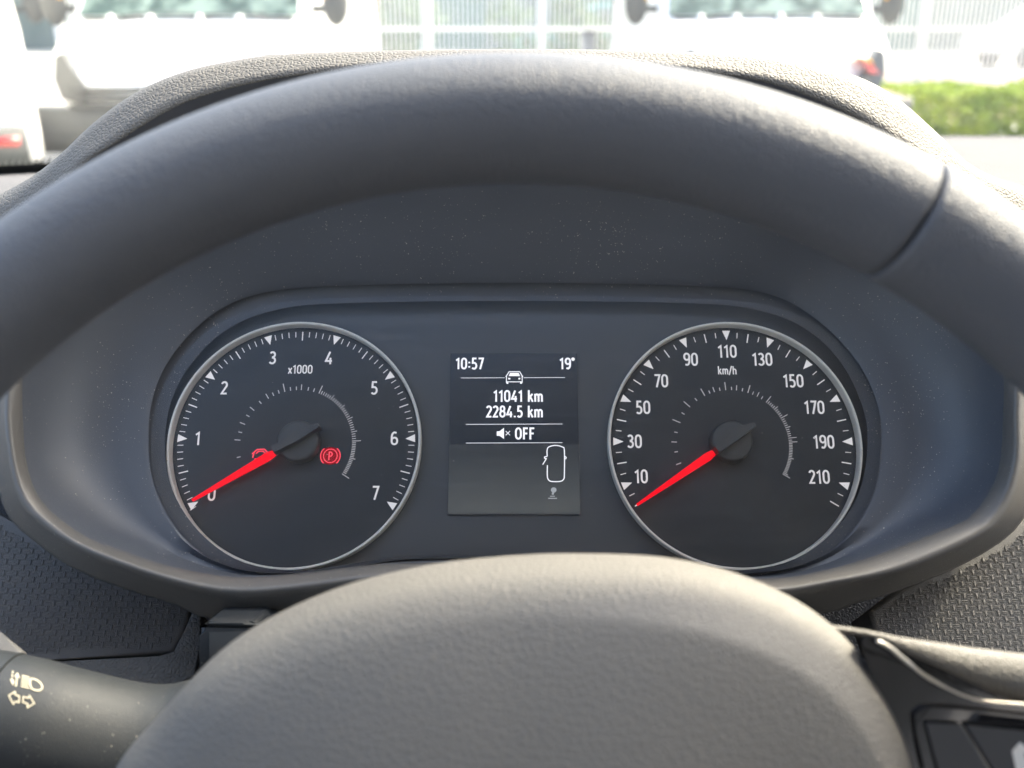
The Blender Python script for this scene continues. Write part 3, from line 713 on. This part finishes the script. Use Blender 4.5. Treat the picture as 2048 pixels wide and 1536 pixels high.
def rel(px, py, cu, cv, wv=0.0006):
    u, v = fuv(px, py, wv); return u-cu, v-cv
NUMH = 0.0052
# tachometer
dT, cu, cv, mp = dial('tachometer', 593, 889, 'left dial, a rev counter numbered 0 to 7 with a red needle at 0')
bm = bmesh.new(); m1 = mp(0.0009)
for i in range(71):
    a = 212-244*i/70
    if i % 10 == 0: tri(bm, m1, a, RD*0.868, RD*0.945, 0.0031)
    elif i % 5 == 0: tick(bm, m1, a, RD*0.865, RD*0.940, 0.00042)
    else: tick(bm, m1, a, RD*0.893, RD*0.940, 0.00028)
tick(bm, m1, 213.6, RD*0.90, RD*0.955, 0.00025)
obj('outer_scale', bm, M['dialprint'], dT, smooth=False)
bm = bmesh.new()
ang = [(193.4, 0), (176, 1), (168, 0), (159, 1), (150, 0), (142, 1), (132, 0), (123, 1), (117, 0), (111, 0), (105, 2), (99, 0), (93, 0), (88, 1), (81, 0), (75, 0), (69, 2)]
k = 0; a = 66.6
while a > 3: ang.append((a, 1 if k % 6 == 5 else 0)); a -= 2.35; k += 1
ang.append((3, 2)); k = 0; a = 1.2
while a > -31: ang.append((a, 1 if k % 10 == 9 else 0)); a -= 1.75; k += 1
ang.append((-32.5, 2))
for a, kd in ang:
    tick(bm, m1, a, RD*0.445, RD*(0.475, 0.492, 0.515)[kd], 0.00036 if a > 66 else 0.00027)
obj('inner_scale', bm, M['scaleprint'], dT, smooth=False)
for s, px, py in (('0', 424, 988), ('1', 396, 877), ('2', 449, 776), ('3', 546, 716), ('4', 658, 716), ('5', 749, 776), ('6', 789, 877), ('7', 751, 986)):
    bm = bmesh.new(); x, y = rel(px, py, cu, cv); text(bm, s, x, y, NUMH, m1); obj('numeral', bm, M['dialprint'], dT, smooth=False)
bm = bmesh.new(); x, y = rel(601, 739, cu, cv); text(bm, 'x1000', x, y, 0.0035, m1, xs=0.95); obj('unit_lettering', bm, M['dialprint'], dT, smooth=False)
needle_parts(dT, mp, rel(385, 1001, cu, cv, .004), rel(546, 908, cu, cv, .004), rel(595, 881, cu, cv, .006))
# parking brake lamp
M['redglow'] = plain('red_lamp_glow', (0.2, 0, 0.005), 0.6, spec=0.2, emit=(1, 0.0, 0.02), es=0.16)  # dim red disc paints the glow between the lamp's strokes
bm = bmesh.new(); x, y = rel(661, 912, cu, cv)
def circ(r_, a0=0, a1=345, n=24): return arc(x, y, r_, r_, a0, a1, n)
ribbon(bm, circ(0.0026), 0.00032, True, m1)
ribbon(bm, circ(0.0037, -50, 50, 12), 0.00036, False, m1); ribbon(bm, circ(0.0037, 130, 230, 12), 0.00036, False, m1)
text(bm, 'P', x, y, 0.0033, m1, weight=0.13)
obj('parking_brake_lamp', bm, M['redlamp'], dT, smooth=False)
bm = bmesh.new(); poly(bm, [(x+1.08*p_, y+q_) for p_, q_ in arc(0, 0, .0036, .0034, 0, 350, 28)], mp(0.00078)); obj('lamp_glow', bm, M['redglow'], dT, smooth=False)
bm = bmesh.new(); x, y = rel(522, 911, cu, cv)
for pts in ([(-.0030, -.0010), (-.0026, .0012), (-.0016, .0022), (.0012, .0024), (.0022, .0014), (.0026, -.0010)], [(-.0034, .0006), (-.0026, .0010)], [(-.0018, .0006), (-.0010, .0016), (.0008, .0016), (.0016, .0006)], [(-.0024, -.0014), (.0024, -.0014)]):
    ribbon(bm, [(x+a, y+b) for a, b in pts], 0.0004, False, m1)
obj('door_ajar_lamp', bm, M['redlamp'], dT, smooth=False)
# speedometer
dS, cu, cv, mp = dial('speedometer', 1465, 889, 'right dial, a speedometer numbered 10 to 210 with a red needle at rest')
bm = bmesh.new(); m1 = mp(0.0009)
for i in range(45):
    a = 212-244*i/44
    if i % 4 == 2: tri(bm, m1, a, RD*0.868, RD*0.950, 0.0031)
    elif i % 4 == 0: tick(bm, m1, a, RD*0.862, RD*0.938, 0.00042)
    else: tick(bm, m1, a, RD*0.888, RD*0.934, 0.00030)
obj('outer_scale', bm, M['dialprint'], dS, smooth=False)
bm = bmesh.new()
ang = [(200, 1), (188, 0), (178, 1), (168, 0), (157, 2), (147, 0), (137, 2), (127, 0), (117, 2), (111, 0), (106, 1), (100, 0), (94, 2), (88, 0), (83, 1), (77, 0), (71, 2), (66, 0), (61, 1), (56, 0), (50, 2)]
k = 0; a = 47.9
while a > 3: ang.append((a, 2 if k % 10 == 9 else 1 if k % 5 == 4 else 0)); a -= 2.2; k += 1
ang.append((2, 2)); k = 0; a = 0.4
while a > -31: ang.append((a, 1 if k % 10 == 9 else 0)); a -= 1.65; k += 1
ang.append((-32.5, 2))
for a, kd in ang:
    tick(bm, m1, a, RD*0.445, RD*(0.472, 0.488, 0.512)[kd], 0.00036 if a > 66 else 0.00027)
obj('inner_scale', bm, M['scaleprint'], dS, smooth=False)
for s, px, py in (('10', 1282, 953), ('30', 1269, 883), ('50', 1286, 815), ('70', 1322, 762), ('90', 1381, 719), ('110', 1454, 703), ('130', 1524, 719), ('150', 1586, 762), ('170', 1628, 815), ('190', 1647, 884), ('210', 1638, 954)):
    bm = bmesh.new(); x, y = rel(px, py, cu, cv); text(bm, s, x, y, NUMH, m1, xs=0.92); obj('numeral', bm, M['dialprint'], dS, smooth=False)
bm = bmesh.new(); x, y = rel(1454, 741, cu, cv); text(bm, 'km/h', x, y, 0.0033, m1, xs=0.9); obj('unit_lettering', bm, M['dialprint'], dS, smooth=False)
needle_parts(dS, mp, rel(1274, 1010, cu, cv, .004), rel(1424, 908, cu, cv, .004), rel(1465, 881, cu, cv, .006))
# screen
u0, v0 = fuv(896, 1031); u1, v1 = fuv(1160, 1031); u2, v2 = fuv(1154, 708)
ucx = (u0+u1)/2; hwid = (u1-u0)/2
bm = bmesh.new()
fr = prism(bm, [F(ucx-hwid, v0, .0008), F(ucx+hwid, v0, .0008), F(ucx+hwid, v2, .0008), F(ucx-hwid, v2, .0008)], [F(ucx-hwid, v0, -.001), F(ucx+hwid, v0, -.001), F(ucx+hwid, v2, -.001), F(ucx-hwid, v2, -.001)])
scr = obj('display_screen', bm, M['screen'], ic, smooth=False)
ms = lambda u, v, dk=0.0: F(u, v, 0.0011+dk)
def sc_text(name, s, px, py, h, al='c', mat='lcdwhite'):
    bm = bmesh.new(); u, v = fuv(px, py, .0011); text(bm, s, u, v, h, ms, align=al, weight=0.15, xs=0.93); obj(name, bm, M[mat], scr, smooth=False)
sc_text('clock_digits', '10:57', 911, 727, 0.0046, 'l'); sc_text('temperature_digits', '19°', 1149, 727, 0.0046, 'r')
sc_text('odometer_digits', '11041 km', 1086, 792, 0.0046, 'r'); sc_text('trip_digits', '2284.5 km', 1086, 823, 0.0046, 'r')
sc_text('status_word', 'OFF', 1030, 867, 0.0046, 'l')
def pxs(name, strokes, mat='lcdwhite', polys=()):
    bm = bmesh.new(); k = 0
    for pts, wd, cl in strokes:
        k += 1
        ribbon(bm, [fuv(*p, .0011) for p in pts], wd*S, cl, lambda u, v, k=k: F(u, v, 0.0011+k*0.000008))
    for pts in polys:
        k += 1
        poly(bm, [fuv(*p, .0011) for p in pts], lambda u, v, k=k: F(u, v, 0.0011+k*0.000008))
    obj(name, bm, M[mat], scr, smooth=False)
def Z(x, y): return (860+x*0.2474, 680+y*0.2474)     # enlarged view to picture pixels
pxs('divider_line', [([Z(250, 307), Z(430, 306), Z(603, 305)], 0.9, False)]); pxs('divider_line', [([Z(757, 305), Z(1090, 303)], 0.9, False)])
pxs('divider_line', [([Z(290, 682), Z(1070, 679)], 1.0, False)]); pxs('divider_line', [([Z(290, 833), Z(1070, 830)], 1.0, False)])
pxs('car_front_symbol', [([Z(618, 345), Z(618, 290), Z(640, 256), Z(725, 256), Z(745, 290), Z(745, 345)], 1.6, False), ([Z(612, 296), Z(620, 292)], 2.2, False), ([Z(742, 292), Z(752, 296)], 2.2, False), ([Z(622, 338), Z(740, 338)], 1.6, False), ([Z(626, 338), Z(626, 354)], 3.6, False), ([Z(736, 338), Z(736, 354)], 3.6, False)],
    polys=([Z(636, 292), Z(648, 266), Z(716, 266), Z(728, 292)], [Z(632, 306), Z(650, 308), Z(648, 320), Z(632, 318)], [Z(730, 306), Z(714, 308), Z(716, 320), Z(730, 318)]))
pxs('mute_symbol', [([Z(612, 736), Z(647, 770)], 1.4, False), ([Z(647, 736), Z(612, 770)], 1.4, False)], polys=([Z(540, 738), Z(562, 738), Z(562, 774), Z(540, 774)], [Z(562, 738), Z(598, 710), Z(598, 800), Z(562, 774)]))
pxs('open_door_symbol', [(crom([Z(948, 940), Z(946, 895), Z(960, 865), Z(1015, 852), Z(1070, 865), Z(1086, 895), Z(1086, 1090), Z(1078, 1128), Z(1050, 1143), Z(980, 1143), Z(955, 1125), Z(948, 1090), Z(949, 1012)], False, 5), 1.9, False), ([Z(948, 940), Z(926, 946), Z(926, 956), Z(940, 960), Z(911, 1008)], 1.9, False), ([Z(1086, 936), Z(1102, 950), Z(1098, 960), Z(1086, 962)], 1.7, False)])
pxs('gear_lever_symbol', [([Z(955, 1280), Z(1027, 1280)], 2.0, False), ([Z(970, 1263), Z(1010, 1263)], 1.6, False), ([Z(990, 1250), Z(1000, 1225)], 4.0, False)], 'lcdgrey', polys=(arc(*Z(1000, 1212), 5.6, 5.2, 0, 345, 20),))
# glare on the lower display, painted as grey emission that brightens downwards
m, t, b = newmat('lcd_lower_glare'); setp(b, (0.02, 0.025, 0.03), 0.35)
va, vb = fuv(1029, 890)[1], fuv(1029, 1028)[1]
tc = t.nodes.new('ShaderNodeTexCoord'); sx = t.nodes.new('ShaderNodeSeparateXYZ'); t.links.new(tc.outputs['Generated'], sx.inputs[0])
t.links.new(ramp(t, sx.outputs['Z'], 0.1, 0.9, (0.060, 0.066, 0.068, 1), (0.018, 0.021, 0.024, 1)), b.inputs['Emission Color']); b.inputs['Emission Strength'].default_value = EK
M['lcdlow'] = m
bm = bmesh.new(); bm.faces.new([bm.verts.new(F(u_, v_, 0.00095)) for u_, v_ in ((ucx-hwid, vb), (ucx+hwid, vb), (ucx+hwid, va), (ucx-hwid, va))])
obj('lower_glare', bm, M['lcdlow'], scr, smooth=False)
# lens
bm = bmesh.new(); lr = loopF(K0, 0.0118)
V = grid(bm, [[F(0, 0, 0.0118)+(p-F(0, 0, 0.0118))*s for p in lr] for s in (1.04, 0.7, 0.3)], True); bm.faces.new(V[-1])
obj('clear_lens', bm, M['lens'], ic)

# ------------------------------------------------------------------ steering wheel
DW = 0.214
WC = P(1030, 1830, DW)
sw = thing('steering_wheel', 'grained dark grey steering wheel with a domed airbag cover', 'steering wheel', WC)
def Wp(r, a, h=0.0): # polar on the wheel plane, a degrees from the right, h towards driver
    return WC + RGT*(r*math.cos(R(a))) + UPV*(r*math.sin(R(a))) - FWD*h
RM, Rm = 0.1703, 0.0134
def rim_arc(a0, a1, extra=0.0, n=None, er=2.2):
    n = n or max(8, int(abs(a1-a0)*1.5)); rows = []
    st = [a0+(a1-a0)*i/n for i in range(n+1)]
    # rounded ends: extra stations with shrinking radius
    ends = [(0, .93), (.10, .965), (.25, .99), (.5, 1.0)]
    full = [(a0+(a1-a0)/abs(a1-a0)*e*1.0, f) for e, f in ends] + [(a, 1.0) for a in st if abs(a-a0) > 1.2 and abs(a-a1) > 1.2] + [(a1-(a1-a0)/abs(a1-a0)*e, f) for e, f in reversed(ends)]
    for a, f in full:
        row = []
        for k in range(48):
            q = 2*math.pi*k/48; c, s = math.cos(q), math.sin(q)
            ra = (Rm+extra)*f; 
            rr_ = ra*c; hh = (Rm+0.0022+extra)*f*s
            if c < -0.2 and s > 0: rr_ -= 0.0006*math.sin(math.pi*min(1, (-c-.2)/.8))  # faint inner ridge
            row.append(Wp(RM+rr_, a, hh))
        rows.append(row)
    bm = bmesh.new(); V = grid(bm, rows, True); bm.faces.new(V[0]); bm.faces.new(list(reversed(V[-1])))
    return bm
obj('rim', rim_arc(60.9, 136), M['rim'], sw)
obj('grip_cover', rim_arc(60.7, -31, 0.0003), M['rim'], sw)
obj('grip_cover', rim_arc(136.5, 227, 0.0003), M['rim'], sw)
obj('lower_rim', rim_arc(227.5, 328.5), M['rim'], sw)
# core of the rim under the seams
bm = bmesh.new(); tube(bm, [Wp(RM, a) for a in range(0, 360, 4)]+[Wp(RM, 0)], 0.0126, 24, up=FWD, cap=False); obj('rim_core', bm, M['rim'], sw)
# airbag cover
padpx = [(230, 1536), (330, 1420), (450, 1290), (600, 1203), (800, 1138), (1000, 1110), (1190, 1105), (1350, 1114), (1500, 1152), (1640, 1227), (1722, 1310), (1782, 1420), (1815, 1536)]
DP = 0.222
PCn = P(1030, 1830, DP)
prs = []
for x, y in padpx:
    q = P(x, y, DP+0.017) - PCn
    prs.append((math.degrees(math.atan2(q.dot(UPV), q.dot(RGT))), math.hypot(q.dot(UPV), q.dot(RGT))))
prs = sorted(prs) ; prs += [(180, 0.095), (200, 0.092), (225, 0.082), (250, 0.072), (275, 0.068), (300, 0.073), (325, 0.083), (345, 0.090), (360+3, 0.0925)]
def padr(a):
    a = a % 360
    pp = sorted([(q % 360, r_) for q, r_ in prs]); n = len(pp)
    for i in range(n):
        q0, r0 = pp[i]; q1, r1 = pp[(i+1) % n]
        q1_ = q1 + (360 if q1 <= q0 else 0); aa = a + (360 if a < q0 and i == n-1 else 0)
        if q0 <= aa <= q1_:
            q_1, r_1 = pp[i-1]; q2, r2 = pp[(i+2) % n]
            t = (aa-q0)/(q1_-q0)
            return 0.5*((2*r0)+(-r_1+r1)*t+(2*r_1-5*r0+4*r1-r2)*t*t+(-r_1+3*r0-3*r1+r2)*t**3)
    return 0.09
prof = [(0.02, .0250), (0.2, .0247), (0.4, .0235), (0.55, .0214), (0.68, .0185), (0.78, .0158), (0.85, .0132), (0.87, .0122), (0.885, .0108), (0.93, .0052), (0.965, -.0004), (0.985, -.006), (0.996, -.0115), (1.0, -.018), (0.955, -.026), (0.90, -.032)]
bm = bmesh.new(); NA = 144; rows = []
sm = []
for k in range(NA): sm.append(padr(360*k/NA))
for _ in range(3): sm = [(sm[k-1]+2*sm[k]+sm[(k+1) % NA])/4 for k in range(NA)]
soft = {0.2: .0243, 0.4: .0224, 0.55: .0198, 0.68: .0164, 0.78: .0129, 0.85: .0097, 0.87: .0086, 0.885: .0078, 0.93: .0043, 0.965: .0003}
def crease(k):      # the shut edge is only marked on the right; the left runs out in one soft curve
    d = abs((360*k/NA-20+180) % 360-180); q = max(0, min(1, (75-d)/45)); return q*q*(3-2*q)
for t, h in prof:
    hs = soft.get(t, h)
    rows.append([PCn + RGT*(sm[k]*t*math.cos(2*math.pi*k/NA)) + UPV*(sm[k]*t*math.sin(2*math.pi*k/NA)) - FWD*(hs+(h-hs)*crease(k)) for k in range(NA)])
V = grid(bm, rows, True); bm.faces.new(V[0]); bm.faces.new(list(reversed(V[-1])))
pad = obj('airbag_cover', bm, M['pad'], sw)
sb = pad.modifiers.new('sub', 'SUBSURF'); sb.levels = 1; sb.render_levels = 2
# spokes: built for the right, mirrored across the wheel's own axis (turned 8 degrees) for the left
AX = R(102)
def mir(px, py):
    x, y = px-1030, 1830-py; c, s = math.cos(2*AX), math.sin(2*AX)
    return 1030+(x*c+y*s), 1830-(x*s-y*c)
def WD(px, py, h, m):   # wheel plane point by px at rim depth plane, h towards driver
    if m: px, py = mir(px, py)
    return P(px, py, 0.228-h)
def slab(name, outline, h0, h1, m, mat, parent, bev=0.0008, seg=3, curve=True):
    pts = crom([tuple(p) for p in outline], True, 4) if curve else outline
    bm = bmesh.new(); fr = prism(bm, [WD(x, y, h0, m) for x, y in pts], [WD(x, y, h1, m) for x, y in pts])
    if bev: bmesh.ops.bevel(bm, geom=list(fr[0].edges), offset=bev, segments=seg, profile=0.5)
    return sharp(obj(name, bm, mat, parent), 55)
for m in (False, True):
    # leather thumb rest
    bm = bmesh.new()
    cl = [(1640, 1252, 4), (1700, 1262, 7), (1756, 1276, 11), (1802, 1294, 20), (1871, 1322, 38), (1941, 1345, 50), (2048, 1364, 56), (2200, 1388, 66), (2400, 1420, 80), (2560, 1450, 90)]
    cs = crom([tuple(map(float, q)) for q in cl], False, 6)
    tube(bm, [WD(x, y, -0.008, m) for x, y, r_ in cs], [(max(0.0008, r_/FPX*0.236*0.8), r_/FPX*0.236) for x, y, r_ in cs], 28, up=UPV)
    obj('spoke_cover', bm, M['pad'], sw)
    tr = slab('spoke_trim', [(1722, 1272), (1748, 1274), (1775, 1290), (1806, 1314), (1862, 1368), (1950, 1402), (2060, 1412), (2300, 1440), (2480, 1500), (2480, 1760), (2100, 1830), (1850, 1800), (1790, 1600), (1770, 1440), (1735, 1330)], 0.0045, -0.022, m, M['gloss'], sw, 0.0022, 5)
    # bright edge strip, added in chrome for the glint along the gloss trim
    bm = bmesh.new(); ed = crom([(1752., 1281.), (1780., 1296.), (1812., 1322.), (1864., 1360.), (1950., 1398.), (2060., 1410.), (2200., 1424.)], False, 6)
    tube(bm, [WD(x, y, 0.0046, m) for x, y in ed], [0.0002]*2+[0.0005]*12+[0.0004]*6+[0.0003]*(len(ed)-20), 10, up=FWD)
    obj('edge_glint_strip', bm, M['chrome'], tr)
    slab('key_frame', [(1838, 1424), (1880, 1415), (2048, 1432), (2330, 1470), (2350, 1500), (2340, 1720), (1960, 1740), (1880, 1640), (1832, 1460)], 0.0060, 0.001, m, M['gloss'], tr, 0.0012, 3)
    k1 = slab('key', [(1852, 1446), (1922, 1449), (1990, 1560), (2010, 1640), (1930, 1650), (1888, 1580)], 0.0072, 0.004, m, M['key'], sw, 0.0007, 2, False)
    k2 = slab('key', [(1932, 1450), (2090, 1466), (2310, 1495), (2310, 1600), (2160, 1640), (2020, 1640), (2000, 1560)], 0.0072, 0.004, m, M['key'], sw, 0.0007, 2, False)
    bm = bmesh.new(); ap = [(2024, 1502), (2040, 1484), (2062, 1502), (2048, 1506), (2060, 1550), (2036, 1556)]
    prism(bm, [WD(x, y, 0.00735, m) for x, y in ap], [WD(x, y, 0.0070, m) for x, y in ap]); obj('arrow_symbol', bm, M['white'], k2, smooth=False)
# backing of the hub, joining airbag cover, spokes and column
bm = bmesh.new(); rows = []
for r_, h in ((0.03, -0.075), (0.045, -0.072), (0.052, -0.055), (0.056, -0.040), (0.060, -0.020)):
    rows.append([Wp(r_, 360*k/48, h) for k in range(48)])
V = grid(bm, rows, True); bm.faces.new(V[0]); obj('hub_back', bm, M['fascia'], sw)

# ------------------------------------------------------------------ column shroud and stalk
cs_ = thing('steering_column_shroud', 'black steering column shroud under the instruments, mostly behind the airbag cover', 'column shroud', P(1030, 1500, 0.31))
bm = bmesh.new()
ol = [(398, 1256), (412, 1246), (500, 1246), (520, 1258), (1640, 1258), (1690, 1275), (1700, 1700), (1600, 2100), (600, 2100), (405, 1700)]
fr = prism(bm, [P(x, y, 0.315) for x, y in ol], [P(x, y, 0.315)+FWD*0.08 for x, y in ol])
bmesh.ops.bevel(bm, geom=bm.edges[:], offset=0.0025, segments=4)
sharp(obj('upper_shell', bm, M['stalk'], cs_), 40)
bm = bmesh.new(); ol = [(418, 1264), (498, 1262), (570, 1300), (600, 1400), (420, 1420)]
fr = prism(bm, [P(x, y, 0.3135) for x, y in ol], [P(x, y, 0.32) for x, y in ol]); obj('recess_panel', bm, M['frit'], cs_, smooth=False)

st = thing('indicator_stalk', 'thick black stalk at lower left printed with headlight and arrow symbols', 'indicator stalk', P(0, 1460, 0.29))
bm = bmesh.new()
cl = [(-420, 1405, 128), (-200, 1425, 138), (9, 1451, 140), (105, 1474, 139), (244, 1504, 138), (330, 1512, 142), (420, 1508, 152), (560, 1520, 165), (760, 1540, 175)]
cs2 = crom([tuple(map(float, q)) for q in cl], False, 8)
def spth(x, y): return P(x, y, 0.285+max(0, (x-100))*0.00002)
# split in knob and arm at x = 10
def seg(lo, hi, name, k=1.0):
    q = [c for c in cs2 if lo <= c[0] <= hi]
    bm = bmesh.new(); tube(bm, [spth(x, y) for x, y, r_ in q], [(r_/FPX*0.285*k*0.92, r_/FPX*0.285*k) for x, y, r_ in q], 48, up=UPV)
    return sharp(obj(name, bm, M['stalk'], st), 60)
seg(-420, 9.5, 'end_knob', 1.015); arm = seg(8.5, 800, 'arm', 1.0)
bvh = None
me = arm.data; off_ = st.location
bvh = BVHTree.FromPolygons([v.co+off_ for v in me.vertices], [list(p.vertices) for p in me.polygons])
def on_arm(px, py, lift=0.00025):
    h = bvh.ray_cast(EYE, ray(px, py)); 
    return (h[0] - ray(px, py)*lift) if h[0] is not None else P(px, py, 0.27)
def sk(name, strokes):
    bm = bmesh.new(); k = 0
    for pts, wd, cl in strokes:
        k += 1
        dense = []
        for a, b in zip(pts, pts[1:]+([pts[0]] if cl else [])):
            for i in range(4): dense.append((a[0]+(b[0]-a[0])*i/4, a[1]+(b[1]-a[1])*i/4))
        if not cl: dense.append(pts[-1])
        ribbon(bm, dense, wd, cl, lambda u, v, k=k: on_arm(u, v, 0.0003+k*0.00001))
    obj(name, bm, M['stalkprint'], arm, smooth=False)
def Q(x, y): return (x/6.827, 1260+y/6.827)
sk('main_beam_symbol', [([Q(x0, y0), Q(x1, y1)], 2.3, False) for x0, y0, x1, y1 in ((300, 622, 405, 650), (296, 656, 400, 684), (292, 692, 398, 718), (288, 727, 395, 752), (285, 764, 395, 790))] +
   [(crom([Q(425, 666), Q(500, 682), Q(558, 730), Q(578, 785), Q(530, 825), Q(440, 802), Q(412, 738)], True, 4), 2.6, True),
    ([Q(218, 770), Q(236, 600)], 2.8, False), ([Q(202, 640), Q(237, 590), Q(262, 655)], 2.2, False),
    ([Q(178, 560), Q(172, 588)], 2.4, False), ([Q(170, 602), Q(166, 640)], 2.4, False), ([Q(164, 655), Q(178, 740)], 2.8, False), ([Q(146, 670), Q(176, 745), Q(190, 690)], 2.2, False)])
sk('turn_signal_symbol', [([Q(120, 895), Q(205, 842), Q(210, 888), Q(264, 902), Q(258, 988), Q(208, 976), Q(182, 1012)], 2.3, True),
   ([Q(318, 910), Q(388, 928), Q(402, 895), Q(468, 1002), Q(372, 1060), Q(378, 1006), Q(312, 985)], 2.3, True)])
